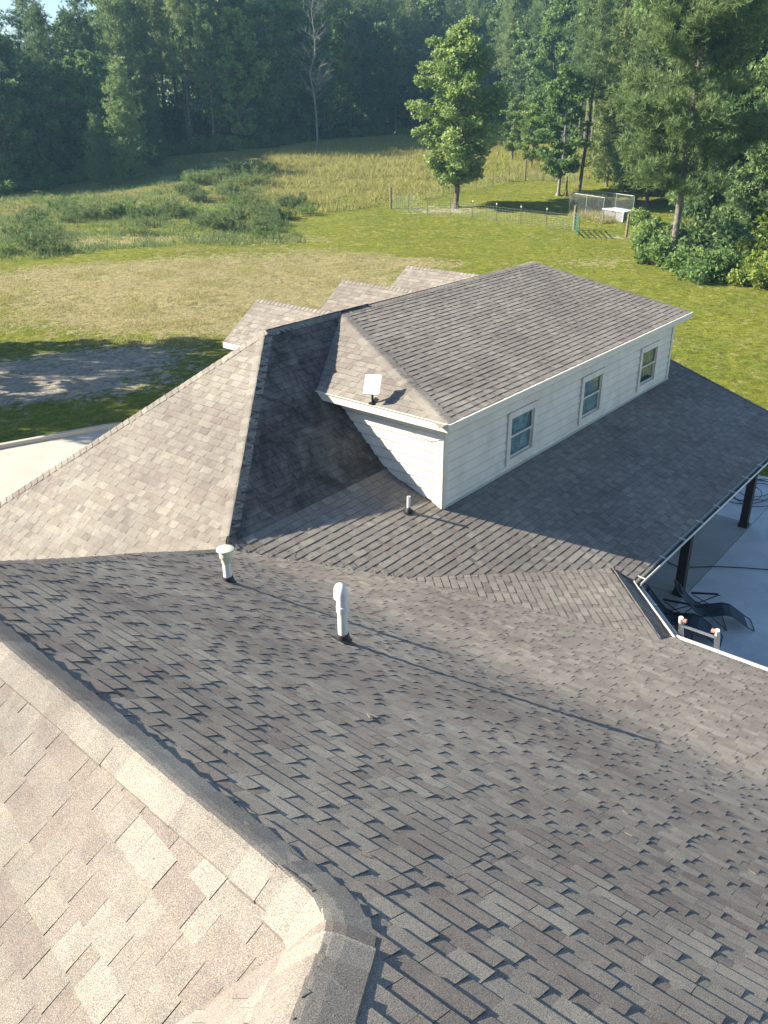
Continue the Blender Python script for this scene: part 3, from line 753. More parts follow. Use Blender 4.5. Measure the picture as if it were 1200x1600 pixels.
# ------------------------------------------------------------------ patio things
def G(px, py, z=GZ+.03):
    d = ray(px, py); t = z/d[2]; return Vector((d[0]*t, d[1]*t, z))
def lounger(loc, rz, label):
    o = empty('folding_lounger', loc, rz)
    tag(o, label, 'lounge chair', 'folding loungers on the patio')
    prof = [(-.72, .92), (-.60, .78), (-.42, .58), (-.22, .40), (-.05, .33), (.18, .36), (.42, .42), (.58, .40), (.78, .27), (.98, .12)]
    W = .27; s = MB()
    for (a, b) in zip(prof[:-1], prof[1:]):
        s.face([(a[0], -W, a[1]), (b[0], -W, b[1]), (b[0], W, b[1]), (a[0], W, a[1])])
    me_ = s.mesh('sling'); so_ = link('sling', me_, M['sling'], o); so_.modifiers.new('s', 'SOLIDIFY').thickness = .012
    f = MB()
    for sy in (-1, 1):
        f.tube([(x, sy*(W+.012), z+.004) for x, z in prof]+[(1.10, sy*(W+.005), .06), (1.14, sy*W*.8, .03)], .014, 8)
    f.tube([(1.14, -W*.8, .03), (1.14, W*.8, .03)], .014, 8)
    f.tube([(-.72, -W, .925), (-.78, -W*.7, .985), (-.78, W*.7, .985), (-.72, W, .925)], .014, 8)
    f.build('frame', M['frameblk'], o, True)
    for sy in (-1, 1):
        l = MB(); y = sy*(W+.045)
        l.tube([(-.38, y, .02), (-.10, y, .35), (.30, y, .60), (.36, y, .605)], .013, 8)
        l.tube([(.50, y-.0, .02), (.12, y, .34), (-.28, y, .56)], .013, 8); l.build('leg', M['frameblk'], o, True)
        a = MB(); a.bar((-.32, y, .605), (.30, y, .635), .05, .03); a.build('armrest', M['frameblk'], o)
    for xx in (-.38, .50):
        l = MB(); l.tube([(xx, -W-.045, .02), (xx, W+.045, .02)], .013, 8); l.build('foot_bar', M['frameblk'], o, True)
    p = MB()
    for (a, b) in ((-.62, -.50), (-.50, -.40)):
        pass
    p.tube([(-.64, -.19, .86), (-.64, .19, .86)], [.045, .045], 12); p.build('head_pillow', M['sling'], o, True)
    o.scale = (.88, .88, .88)
    return o
c1 = G(1098, 972); c2 = G(1048, 985); c3 = G(1100, 1030)
L1 = lounger((c1.x, c1.y, GZ+.03), R_(-62), 'reclining navy sling lounger by the dark porch post, nearest the open patio')
L2 = lounger((c2.x, c2.y, GZ+.03), R_(-78), 'navy sling lounger tucked behind the top of the ladder')
# ladder
ld = empty('ladder', (0, 0, 0)); tag(ld, 'aluminium ladder with orange trimmed rail ends leaning on the wing gutter', 'ladder')
def gx_(px, py, X): d = ray(px, py); t = X/d[0]; return Vector(d*t)
t1 = gx_(1064, 966, 11.42); t2 = gx_(1121, 984, 11.42); yA, yB = t1.y, t2.y; zt_ = (t1.z+t2.z)/2
foot = Vector((12.55, 0, GZ+.03)); topv = Vector((11.42, 0, zt_)); dv = (topv-foot)
def lp(s, y): q = foot+dv*s; return Vector((q.x, y, q.z))
ld.location = (12.0, (yA+yB)/2, GZ+.03); lo_ = -ld.location
for y in (yA, yB):
    m_ = MB(); m_.bar(lp(0, y)+lo_, lp(.985, y)+lo_, .032, .075, (0, 1, 0)); m_.build('rail', M['alu'], ld)
    m_ = MB(); m_.tube([lp(.965, y)+lo_+Vector((0, 0, 0)), lp(1.0, y)+lo_], .036, 12); m_.build('end_cap', M['white'], ld, True)
    m_ = MB(); s = 1 if y < max(yA, yB) else -1
    m_.tube([lp(.985, y)+lo_+Vector((0, s*.03, 0)), lp(.985, y)+lo_+Vector((0, s*.085, 0))], .036, 14); m_.build('roller', M['orange'], ld, True)
for s in np.linspace(.06, .94, 9):
    m_ = MB(); m_.bar(lp(s, yA)+lo_, lp(s, yB)+lo_, .035, .03); m_.build('rung', M['alu'], ld)
# hoses
h = MB(); P = [G(*q, z=GZ+.045) for q in ((1006, 874), (1040, 876), (1060, 886), (1090, 886), (1120, 885), (1160, 887), (1230, 892))]
h.tube(P, .012, 8); tag(h.build('garden_hose', M['hose'], None, True), 'dark hose lying straight across the patio concrete', 'hose')
h = MB(); cc = G(1176, 771, GZ+.05); P = []
for k in range(150):
    a = k*.24; r = .55+.20*math.sin(a*.31+1); P.append((cc.x+r*math.cos(a)*1.5+.3*math.sin(a*.13), cc.y+r*math.sin(a)*.9+.2*math.cos(a*.17), cc.z+.0006*k+.01*math.sin(a*3)**2))
h.tube(P, .011, 6); tag(h.build('cable_coil', M['hose'], None, True), 'loose coil of dark cable beside the far porch post', 'cable coil')

# ------------------------------------------------------------------ pen fence, gate, kennel
fence = empty('wire_fence', gp(760, 330)); tag(fence, 'long wire fence on thin steel posts around the grassy dog yard', 'fence'); fo_ = Vector(fence.location)
def fpost(p, h, r, m, name='steel_post', tip=False):
    b = MB(); q = Vector(p)-fo_
    b.tube([(q.x, q.y, q.z-.1), (q.x, q.y, q.z+h)], r, 8); o = b.build(name, m, fence)
    if tip: b = MB(); b.tube([(q.x, q.y, q.z+h-.14), (q.x, q.y, q.z+h+.02)], r*1.9, 8); b.build('post_tip', M['white'], o)
front = [gp(*q) for q in ((610.5, 326), (638.5, 331), (668, 335.5), (703, 337), (738, 341), (775, 346), (813, 350), (853, 354), (896, 359))]
back = [gp(*q) for q in ((610.5, 326), (665, 314), (692, 307.5), (718, 302), (744.5, 297), (770, 291.5), (795, 285), (820, 282.5), (848, 284.5), (880, 287), (915, 290))]
for i, p in enumerate(front[1:-1]): fpost(p, 1.55, .028, M['tpost'], tip=i >= 3)
for p in back[1:7]+back[8:]: fpost(p, 1.5, .028, M['tpost'])
fpost(front[0], 2.0, .11, M['woodpost'], 'corner_post'); fpost(back[7], 2.2, .10, M['woodpost'], 'corner_post')
wm = MB()
for line in (front, back):
    for a, b in zip(line[:-1], line[1:]):
        a = Vector(a)-fo_; b = Vector(b)-fo_
        for hgt in (.05, .2, .35, .5, .65, .82, 1.0, 1.22): wm.bar(a+Vector((0, 0, hgt)), b+Vector((0, 0, hgt)), .008)
        L = (b-a).length; k = int(L/.3)
        for i in range(1, k): q = a.lerp(b, i/k); wm.bar(q+Vector((0, 0, .05)), q+Vector((0, 0, 1.22)), .006)
wm.build('wire_mesh', M['wire'], fence)
# gate posts as things
def wpost(p, h, r, label, lean=(0, 0)):
    b = MB(); b.tube([(0, 0, -.2), (lean[0]*.5, lean[1]*.5, h*.5), (lean[0], lean[1], h)], [r*1.05, r, r*.94], 12)
    o = b.build('gate_post', M['woodpost'], None, True); o.location = p; tag(o, label, 'post', 'wooden gate posts')
gpA = gp(896.5, 359.5); gpB = gp(978, 370.5)
wpost(gpA, 2.05, .12, 'round wooden post carrying the green gate'); wpost(gpB, 1.85, .11, 'leaning wooden post across from the green gate, by the bushes', (.05, -.03))
ge = gp(909.5, 380); gA = Vector((gpA[0], gpA[1], gpA[2]+.15)); gdir = (Vector((ge[0], ge[1], 0))-Vector((gpA[0], gpA[1], 0))); gl = gdir.length; gdir.normalize()
gate = empty('farm_gate', gpA); tag(gate, 'green tubular farm gate swung open on its wooden post', 'gate')
z0 = .15; b = MB(); s0 = gdir*.2; s1 = gdir*min(gl, 4.0)
for z in (z0, z0+1.30):
    b.tube([s0+Vector((0, 0, z)), s1+Vector((0, 0, z))], .04, 8)
for s in (s0, s1): b.tube([s+Vector((0, 0, z0)), s+Vector((0, 0, z0+1.30))], .04, 8)
b.build('gate_frame', M['gate'], gate, True)
for k in range(1, 5):
    b = MB(); z = z0+1.30*k/5; b.tube([s0+Vector((0, 0, z)), s1+Vector((0, 0, z))], .033, 8); b.build('rail', M['gate'], gate, True)
for k in (.33, .66):
    b = MB(); q = s0.lerp(s1, k); b.bar(q+Vector((0, 0, z0)), q+Vector((0, 0, z0+1.3)), .06, .03); b.build('upright', M['gate'], gate)
# kennel
k1 = Vector(gp(889, 334)); k2 = Vector(gp(941, 345)); dx_ = (k2-k1); dx_.z = 0; kl = dx_.length; dx_.normalize(); dy_ = Vector((-dx_.y, dx_.x, 0)); 
if dy_.dot(Vector((fw[0], fw[1], 0))) < 0: dy_ = -dy_
ken = empty('dog_kennel', k1); tag(ken, 'open topped chain link dog kennel with pale pipe frame', 'kennel')
hk = 1.9; dd = 3.4; cor = [Vector((0, 0, 0)), dx_*kl, dx_*kl+dy_*dd, dy_*dd]
b = MB(); mid = dx_*(kl*.5)
for c in cor+[mid, mid+dy_*dd]: b.tube([c, c+Vector((0, 0, hk))], .028, 8)
for i in range(4):
    for z in (.06, hk): b.tube([cor[i]+Vector((0, 0, z)), cor[(i+1) % 4]+Vector((0, 0, z))], .026, 8)
b.build('pipe_frame', M['wire'], ken, True)
b = MB()
for i in range(4):
    a, c = cor[i], cor[(i+1) % 4]; L = (c-a).length; st = .17; n_ = int((L+hk)/st)
    for k in range(n_):
        for sg in (0, 1):
            s = k*st; x0_, z0_ = (s, 0) if s <= L else (L, s-L); x1_, z1_ = (0, s) if s <= hk else (s-hk, hk)
            p = a.lerp(c, (x0_ if not sg else L-x0_)/L); q = a.lerp(c, (x1_ if not sg else L-x1_)/L)
            b.bar(p+Vector((0, 0, z0_)), q+Vector((0, 0, z1_)), .0045)
b.build('chain_link', M['wire'], ken)
# low house / tank with pale top
hx = Vector(gp(968, 347)); dh = empty('dog_shelter', hx, math.atan2(dx_.y, dx_.x)); tag(dh, 'low grey shelter with a pale blue flat top at the kennel end', 'shelter')
b = MB(); b.box((-.9, .6, .42), (3.0, 1.3, .84)); b.build('box_body', M['crate'], dh)
b = MB(); b.box((-.9, .6, .90), (3.25, 1.55, .09)); b.box((-2.4, -.1, .45), (.07, .07, .8)); b.box((.55, -.1, .45), (.07, .07, .8)); b.build('flat_top', M['tarp'], dh)

# ------------------------------------------------------------------ vegetation prototypes
def leaves(C, size, n_per, spread, rngl, aspect=1.0, flat=0.0, tone0=.5, tri=False, outward=None):
    """C (k,3) clump centres, spread radius (k,) -> quads"""
    k = len(C); idx_ = np.repeat(np.arange(k), n_per); m = len(idx_)
    d = rngl.normal(size=(m, 3)); d /= np.linalg.norm(d, axis=1)[:, None]; rad = rngl.random(m)**.45
    P = C[idx_]+d*rad[:, None]*np.asarray(spread)[idx_][:, None]*np.array([1, 1, 1-flat])
    a = rngl.normal(size=(m, 3))+d*.5; a /= np.linalg.norm(a, axis=1)[:, None]
    b = np.cross(a, rngl.normal(size=(m, 3))); b /= np.linalg.norm(b, axis=1)[:, None]
    s = size*(.6+.8*rngl.random(m))
    A = a*s[:, None]*.5*aspect; B = b*s[:, None]*.5
    V = np.stack([P-A, P+B*.9, P+A, P-B*.9], 1).reshape(-1, 3)
    tone = np.clip(tone0+rngl.normal(size=m)*.22+(rngl.normal(size=k)*.16)[idx_], 0, 1)
    return V, np.arange(4*m).reshape(m, 4), tone
def tufts(C, D, L, n_per, wd, rngl):
    """needle tufts: thin blades fanning from C around direction D"""
    k = len(C); idx_ = np.repeat(np.arange(k), n_per); m = len(idx_)
    d = D[idx_]+rngl.normal(size=(m, 3))*.62; d /= np.linalg.norm(d, axis=1)[:, None]
    s = L*(.6+.7*rngl.random(m)); b = np.cross(d, rngl.normal(size=(m, 3))); b /= np.linalg.norm(b, axis=1)[:, None]
    P = C[idx_]; V = np.stack([P-b*wd*.35, P+d*s[:, None]*.55-b*wd, P+d*s[:, None], P+d*s[:, None]*.55+b*wd], 1).reshape(-1, 3)
    tone = np.clip(.5+rngl.normal(size=m)*.18+(rngl.normal(size=k)*.2)[idx_], 0, 1)
    return V, np.arange(4*m).reshape(m, 4), tone
def bezier_branch(mb, p, d, L, r, rngl, droop=0.0, n=4):
    pts = [Vector(p)]; rs = [r]; d = Vector(d).normalized()
    for i in range(n):
        d = (d+Vector(rngl.normal(size=3)*.13)+Vector((0, 0, droop))).normalized(); pts.append(pts[-1]+d*(L/n)); rs.append(r*(1-(i+1)/n*.8))
    mb.tube(pts, rs, 5, False); return pts
def make_pine(seed, H=24, crown0=.38, W=3.6, dens=1.0, lean=0):
    g = np.random.default_rng(seed); t = MB(); pts = []; rs = []
    for i in range(9):
        f = i/8; pts.append((lean*f*H*.1+g.normal()*.10*f, g.normal()*.10*f, H*f)); rs.append(.24*(H/24)*(1-f*.86))
    t.tube(pts, rs, 9)
    C = []; D = []
    zc = crown0*H
    while zc < H*.99:
        f = (zc-crown0*H)/(H*(1-crown0)); wr = W*(1-f)**.75*(.55+.45*min(1, f*5+.25))*g.uniform(.65, 1.2)+.35
        nb = g.integers(3, 6); a0 = g.random()*6.28
        for b in range(nb):
            a = a0+b*6.283/nb+g.normal()*.3; el = g.uniform(-.12, .35)+f*.45; L = wr*g.uniform(.65, 1.15)
            base = Vector((lean*(zc/H)*H*.1, 0, zc)); P_ = bezier_branch(t, base, (math.cos(a), math.sin(a), el), L, .034*(1-f*.6)*H/24+.010, g, .05)
            nt_ = max(4, int(L*8.5*dens))
            for q in range(nt_):
                s = (.16+.84*(g.random()**.8)); j = min(int(s*4), 3); pp = P_[j].lerp(P_[j+1], s*4-j)
                off = g.normal(size=3)*np.array([.34, .34, .24])*(.5+.7*s)
                C.append(np.array(pp)+off); D.append(np.array([math.cos(a)*.5, math.sin(a)*.5, .55])+g.normal(size=3)*.3)
        zc += g.uniform(.42, .95)*(H/24)
    C = np.array(C); D = np.array(D); V, Fq, tn = tufts(C, D, (.50 if dens < 4 else .40)*(H/24)**.5, 11, .034 if dens < 4 else .022, g)
    return t.mesh('trunk', True), fast_mesh('crown', V, Fq, {'tone': ('FACE', tn)})
def make_leafy(seed, H=16, crown0=.18, W=4.5, leaf=.26, dens=1.0, shape='oval', nb=34, npl=150):
    g = np.random.default_rng(seed); t = MB()
    r0_ = .02*H*.55+.05; pts = [(g.normal()*.06*i, g.normal()*.06*i, H*.95*i/8) for i in range(9)]
    t.tube(pts, [r0_*(1-i/8*.9) for i in range(9)], 9)
    t.tube([(0, 0, -.1), (0, 0, .35)], [r0_*1.9, r0_*1.02], 9, False)
    C = []; Sp = []
    for i in range(int(nb*dens)):
        f = (i+g.random())/(nb*dens); z = H*(crown0+(1-crown0)*f*.93)
        if shape == 'oval': wr = W*(math.sin(math.pi*(.12+.80*f))**.8)
        elif shape == 'cone': wr = W*(1-f)**.8+.4
        else: wr = W*(.65+.35*math.sin(f*9))*(1-f**3)
        a = i*2.399+g.normal()*.3; L = wr*g.uniform(.45, 1.1); z0_ = max(H*.08, z-L*.35)
        P_ = bezier_branch(t, (0, 0, z0_), (math.cos(a), math.sin(a), .5), L, .035*H/16+.01, g, .02)
        for q in range(3):
            s = g.uniform(.5, 1.0); j = min(int(s*4), 3); pp = P_[j].lerp(P_[j+1], s*4-j)
            C.append(np.array(pp)+g.normal(size=3)*.28*W/4.5); Sp.append(g.uniform(.45, 1.0)*W/4.5+.12)
    C = np.array(C); V, Fq, tn = leaves(C, leaf, int(npl/3), Sp, g, 1.5, .3)
    return t.mesh('trunk', True), fast_mesh('crown', V, Fq, {'tone': ('FACE', tn)})
def make_bush(seed, R=1.2, H=1.5, leaf=.13, n=30, npl=90):
    g = np.random.default_rng(seed); t = MB(); C = []; Sp = []
    for i in range(n):
        a = g.random()*6.283; rr = R*g.random()**.6; z = H*g.uniform(.12, 1)*(1-.5*(rr/R)**2)
        C.append((rr*math.cos(a), rr*math.sin(a), z)); Sp.append(g.uniform(.22, .45)*R)
        t.tube([(rr*.2*math.cos(a), rr*.2*math.sin(a), -.05), (rr*math.cos(a)*.9, rr*math.sin(a)*.9, z*.95)], [.022, .008], 5, False)
    V, Fq, tn = leaves(np.array(C), leaf, npl, Sp, g, 1.5)
    return t.mesh('stems', True), fast_mesh('foliage', V, Fq, {'tone': ('FACE', tn)})
def make_weed(seed, H=1.4, R=1.1, n=30):
    """upright feathery weeds: many thin stems with fine leaves"""
    g = np.random.default_rng(seed); C = []; D = []; t = MB()
    for i in range(n):
        a = g.random()*6.283; rr = R*g.random()**.5; h_ = H*g.uniform(.45, 1.05); bx, by = rr*math.cos(a), rr*math.sin(a); tx, ty = bx*1.25+g.normal()*.07, by*1.25+g.normal()*.07
        t.tube([(bx, by, -.05), (tx, ty, h_)], [.012, .004], 4, False)
        for q in range(9):
            f = g.uniform(.25, 1); C.append((bx+(tx-bx)*f, by+(ty-by)*f, h_*f)); D.append((g.normal()*.5, g.normal()*.5, 1.0))
    V, Fq, tn = tufts(np.array(C), np.array(D), .26, 6, .018, g)
    return t.mesh('stems'), fast_mesh('foliage', V, Fq, {'tone': ('FACE', tn)})

PROTO = {}
def proto(key, maker, *a, **k):
    if key not in PROTO: PROTO[key] = maker(*a, **k)
    return PROTO[key]
def plant(name, key, loc, sc, rz, mats, label, cat, group=None, parts=('trunk', 'crown')):
    tm, cm = PROTO[key]; bark, lf = mats
    o = empty(name, loc, rz); o.scale = (sc[0], sc[0], sc[1]) if isinstance(sc, tuple) else (sc, sc, sc)
    tag(o, label, cat, group)
    a = bpy.data.objects.new(parts[0], tm); b_ = bpy.data.objects.new(parts[1], cm)
    for q, m_ in ((a, bark), (b_, lf)):
        col.objects.link(q); q.parent = o
        if len(q.data.materials) == 0: q.data.materials.append(m_)
        if q.data.materials[0] is not m_:
            q.material_slots[0].link = 'OBJECT'; q.material_slots[0].material = m_
    return o
for i in range(4): proto(f'pine{i}', make_pine, 20+i, 24, .40+.08*(i % 2), 3.5+.3*(i % 3))
proto('pineyoung0', make_pine, 31, 13, .06, 3.2, 1.25); proto('pineyoung1', make_pine, 32, 11, .05, 2.6, 1.25)
proto('bigpine', make_pine, 40, 25, .20, 5.6, 6.5)
for i in range(3): proto(f'oak{i}', make_leafy, 50+i, 19, .12, 4.6, .34, 1.0, 'oval', 46, 200)
proto('youngtree', make_leafy, 61, 19.5, .155, 4.9, .25, 1.0, 'oval', 84, 330)
proto('smalltree', make_leafy, 62, 12, .16, 3.4, .22, 1.0, 'oval', 44, 200)
proto('rightoak', make_leafy, 63, 20, .02, 5.2, .27, 1.0, 'col', 90, 300)
for i in range(3): proto(f'bush{i}', make_bush, 70+i)
for i in range(3): proto(f'weed{i}', make_weed, 80+i)
RN = random.Random(5)

# notable trees
x, y, z = gp(712, 325)
plant('shade_tree', 'youngtree', (x, y, z), (1.0, .86), 0, (M['bark'], M['leafl']), 'bright green tall oval tree standing alone inside the wire fence', 'tree')
x, y, z = gp(872, 306)
plant('small_tree', 'smalltree', (x, y, z), (1.0, 1.05), 1.0, (M['deadw'], M['leaf']), 'small leafy tree with a pale thin trunk behind the kennel', 'tree')
x, y, z = gp(905, 299)
plant('leaning_pine', 'pine1', (x, y, z), (.8, .78), 0, (M['bark'], M['pine']), 'leaning pine with a dark bare trunk beside the kennel', 'tree').rotation_euler = (R_(4), R_(-1), 0)
x, y, z = gp(1048, 416)
bp = plant('tall_pine', 'bigpine', (x, y, z), (1.0, 1.02), 2.2, (M['barkp'], M['pinel']), 'tall near pine with feathery boughs over the bushes right of the gate', 'tree'); bp.rotation_euler = (0, R_(0), 2.2)
# snag by small tree
b = MB(); b.tube([(0, 0, -.1), (.02, 0, .6), (.1, .05, 1.9)], [.28, .12, .04], 7); 
for k in range(10): a = k*.7; b.tube([(0, 0, .3+k*.08), (.28*math.cos(a), .28*math.sin(a), .05)], [.05, .02], 4)
sn = b.build('tree_stump', M['bark']); sn.location = gp(884, 306); tag(sn, 'dark pointed tree stump beside the small pale trunked tree', 'stump')
# dead tree
g_ = np.random.default_rng(3); b = MB(); H_ = 22
tp = [(g_.normal()*.12*i*.5, g_.normal()*.12*i*.5, H_*i/9) for i in range(10)]; b.tube(tp, [.16*(1-i/10) for i in range(10)], 8)
dt = empty('dead_tree', at_r(495, 132)); tag(dt, 'bare pale dead tree among the dark trees above the meadow', 'tree')
b.build('trunk', M['deadw'], dt, True); b = MB()
for k in range(80):
    f = g_.uniform(.3, .97); a = g_.random()*6.28; P_ = bezier_branch(b, (0, 0, H_*f), (math.cos(a), math.sin(a), .7), 4.2*(1-f)+1.1, .035*(1-f)+.018, g_, .02)
    for q in range(3):
        j = int(g_.integers(1, 4)); bezier_branch(b, P_[j], (math.cos(a+g_.normal()), math.sin(a+g_.normal()), .8), 1.2, .02, g_)
b.build('branches', M['deadw'], dt)

# forest edge: ground point of the front row by photo column
edge = [(-160, 305), (0, 302), (100, 288), (170, 272), (260, 243), (350, 236), (430, 229), (500, 218), (560, 214), (640, 212), (720, 208), (800, 212), (880, 222), (960, 250), (1040, 300), (1110, 335), (1180, 352), (1300, 365)]
def edge_r(px):
    xs = [e[0] for e in edge]; ys = [e[1] for e in edge]; py = float(np.interp(px, xs, ys)); x, y, z = gp(px, py); return math.hypot(x, y)
ex = np.linspace(-160, 1300, 60); er = np.array([edge_r(a) for a in ex])
words = {0: 'front row', 1: 'second row', 2: 'third row', 3: 'deep in', 4: 'at the very back'}
def sector(px):
    return ('at the far left of the meadow' if px < 130 else 'left of the sandy track' if px < 300 else 'above the sandy track' if px < 450 else 'around the bare dead tree' if px < 570
            else 'behind the lone oval tree' if px < 800 else 'behind the kennel' if px < 980 else 'behind the tall near pine' if px < 1110 else 'at the right edge of the photo')
cnt = 0; BOOK = []
for row in range(5):
    px = -150+RN.uniform(0, 20)
    while px < 1290:
        r = float(np.interp(px, ex, er))+1.5+row*RN.uniform(4.2, 5.6)+RN.uniform(-1.2, 1.2)
        if row == 0 and (RN.random() < .12): px += 14; continue
        x, y, z = at_r(px, r); near = r < 92
        leafy = RN.random() < (.42 if px < 560 else .55)
        if row >= 2: leafy = RN.random() < .3
        key = f'oak{RN.randrange(3)}' if leafy else f'pine{RN.randrange(4)}'
        sc = RN.uniform(.82, 1.12)*(1.0 if not leafy else 1.08)*(.92 if row == 0 else 1.08 if row == 1 else 1.26)
        if px < 190: sc *= .76
        dist_sp = (4.6 if row < 2 else 5.4)*1324/r*RN.uniform(.75, 1.25)
        nm, ct = ('leafy_tree', 'tree') if leafy else ('pine_tree', 'tree')
        lf = M['leafd'] if leafy and RN.random() < .55 else (M['leaf'] if leafy else M['pine'])
        tint = 'dark ' if lf is M['leafd'] else ''
        kind = 'green leafy tree' if leafy else 'tall straight pine'
        ob_ = plant(nm, key, (x, y, z-.1), (sc*RN.uniform(.92, 1.1), sc), RN.uniform(0, 6.28), (M['bark'] if leafy else M['barkp'], lf), 'x', ct); cnt += 1
        BOOK.append((ob_, px, f'{tint}leafy tree' if leafy else 'tall pine', f'{words[row]} {sector(px)}'))
        px += dist_sp
ORD = ['', 'leftmost', 'second from left', 'third from left', 'fourth from left', 'fifth from left', 'sixth from left', 'seventh from left', 'eighth from left', 'ninth from left', 'tenth from left', 'eleventh from left', 'twelfth from left']
def label_book(book):
    g = {}
    for b_ in book: g.setdefault((b_[2], b_[3]), []).append(b_)
    for (kd, pl), lst in g.items():
        lst.sort(key=lambda q: q[1])
        for i, q in enumerate(lst):
            if len(lst) == 1: q[0]['label'] = f'the only {kd}, {pl}'
            else:
                o_ = 'rightmost' if i == len(lst)-1 else (ORD[i+1] if i+1 < len(ORD) else f'number {i+1} from left')
                q[0]['label'] = f'{o_} {kd}, {pl}'
            q[0]['group'] = f'{kd}s, {pl}'
label_book(BOOK); BOOK = []
print('forest trees', cnt)
# young pines standing out in front on the left
for (px, py, key, s, lab) in ((205, 283, 'pineyoung0', 1.0, 'young bushy pine standing in front of the dark wood at the left'), (243, 262, 'pineyoung1', .75, 'smaller young pine just right of the bushy one at the wood edge'), (160, 290, 'pineyoung1', .7, 'low young pine left of the bushy one at the wood edge')):
    plant('young_pine', key, gp(px, py), s, px, (M['barkp'], M['pine']), lab, 'tree')
for (px, py, key, s, rz, mt_, lab) in ((948, 292, 'pineyoung0', (1.15, 1.25), .4, 'pinel', 'bright feathery pine just right of the leaning dark trunk'), (992, 318, 'pineyoung0', (1.2, 1.3), 2.4, 'pinel', 'bright feathery pine rising behind the pale topped shelter'),
    (1100, 330, 'pineyoung1', (1.5, 1.7), 1.1, 'pinel', 'bright feathery pine rising right of the tall near pine'), (830, 262, 'smalltree', (.7, .6), 1.7, 'leaf', 'low round leafy tree behind the back corner post of the wire fence'), (800, 250, 'smalltree', (.75, .62), .2, 'leafl', 'low light green tree right of the lone oval tree')):
    plant('feathery_pine' if 'pine' in key else 'small_leafy_tree', key, gp(px, py), s, rz, (M['barkp'], M[mt_]), lab, 'tree')
# right hand broadleaf mass and bushes
for (px, py, key, s, rz, mt_, lab) in (
    (1128, 372, 'rightoak', (.78, .92), .3, 'leafd', 'dark leafy tree close behind the tall near pine trunk'),
    (1185, 388, 'rightoak', (.80, .84), 2.0, 'leafd', 'dark leafy tree cut by the right edge of the photo'),
    (1085, 352, 'rightoak', (.70, .70), 4.1, 'leafd', 'shorter dark leafy tree left of the tall near pine trunk'),
    (1010, 322, 'smalltree', (1.15, 1.0), 2.5, 'leaf', 'light leafy tree between the kennel and the tall near pine')):
    plant('leafy_tree', key, gp(px, py), s, rz, (M['bark'], M[mt_]), lab, 'tree')
bl = [(1015, 395, 1.0, 'leaf'), (1030, 415, 1.2, 'leaf'), (1068, 432, 1.15, 'leaf'), (1100, 440, 1.1, 'leaf'), (1140, 440, 1.2, 'leaf'), (1008, 376, .9, 'leafl'), (1020, 380, 1.4, 'leafl'), (1060, 405, 1.7, 'leafd'), (1105, 415, 1.9, 'leafd'), (1150, 425, 2.0, 'leafd'), (1192, 432, 1.9, 'leafy'), (1205, 448, 1.5, 'leafy'), (1175, 447, 1.0, 'leafy'), (1195, 400, 2.0, 'leafy'), (996, 352, .9, 'leaf')]
sizes = {'leafl': 'light green', 'leaf': 'mid green', 'leafd': 'dark green', 'leafy': 'bright yellow green'}
where = ['under the leaning gate post', 'left of the big pine trunk', 'at the foot of the big pine trunk', 'just right of the big pine trunk', 'midway between the big pine and the photo edge', 'behind the leaning gate post', 'behind the gate post and left of the pine', 'behind the big pine trunk', 'behind and right of the big pine', 'in front of the dark tree at the right', 'at the right photo edge', 'lowest at the right photo edge', 'small one at the right, on the lawn edge', 'upper one at the right photo edge', 'beside the pale topped shelter']
for i, (px, py, s, mt_) in enumerate(bl):
    plant('bush', f'bush{i % 3}', gp(px, py), s, i*1.3, (M['bark'], M[mt_]), f'{sizes[mt_]} bush {where[i]}', 'bush', None, ('stems', 'foliage'))
# shrubs along the foot of the wood
k = 0; px = -140
while px < 1000:
    r = float(np.interp(px, ex, er))-RN.uniform(-1.5, 1.8); s = RN.uniform(.8, 1.7); mt_ = RN.choice(['leafd', 'leaf', 'leafd'])
    BOOK.append((plant('shrub', f'bush{k % 3}', at_r(px, r), s, k, (M['bark'], M[mt_]), 'x', 'shrub', None, ('stems', 'foliage')), px, f'{sizes[mt_]} shrub', f'along the wood {sector(px)}'))
    px += RN.uniform(14, 26); k += 1
label_book(BOOK); BOOK = []
# dense undergrowth behind so no gaps show under the crowns: far wood as one mass
g_ = np.random.default_rng(9); C = []; Sp = []
for a in np.linspace(-170, 1310, 1300):
    r = float(np.interp(a, ex, er))+g_.uniform(20, 40); x, y, z = at_r(a, r)
    C.append((x+g_.normal(), y+g_.normal(), z+g_.uniform(0, 12 if a < 230 else 27))); Sp.append(g_.uniform(1.6, 3.0))
    x, y, z = at_r(a, r-8); C.append((x, y, z+g_.uniform(0, 5))); Sp.append(g_.uniform(1.2, 2.2))
V, Fq, tn = leaves(np.array(C), .8, 80, Sp, g_, 1.5)
tag(link('far_wood', fast_mesh('far_wood', V, Fq, {'tone': ('FACE', tn)}), M['leafd']), 'dark leafy mass deep inside the wood behind the meadow', 'wood', kind='stuff')

# trees out of frame on the left whose shadows fall over the lawn
for i, (px, py, back, key, s) in enumerate(((30, 570, 15, 'pine0', .82), (110, 560, 17, 'oak1', .95), (120, 640, 15, 'pine2', .8), (230, 625, 17, 'oak2', .9), (190, 668, 16, 'oak0', .6))):
    x, y, z = gp(px, py); x += -.588*back; y += .809*back
    plant('side_tree', key, (x, y, float(terr(x, y))), s, i*1.7, (M['barkp'], M['pine'] if 'pine' in key else M['leafd']), f'{("tall pine" if "pine" in key else "dark leafy tree")} outside the photo at the left, {["shading the back of the bare patch", "nearest the bare patch", "level with the kerb bend", "shading the grass by the kerb", "shading the lawn behind the hip roof", "closest to the driveway end", "furthest along the driveway"][i % 7]}', 'tree', 'trees left of the lawn')

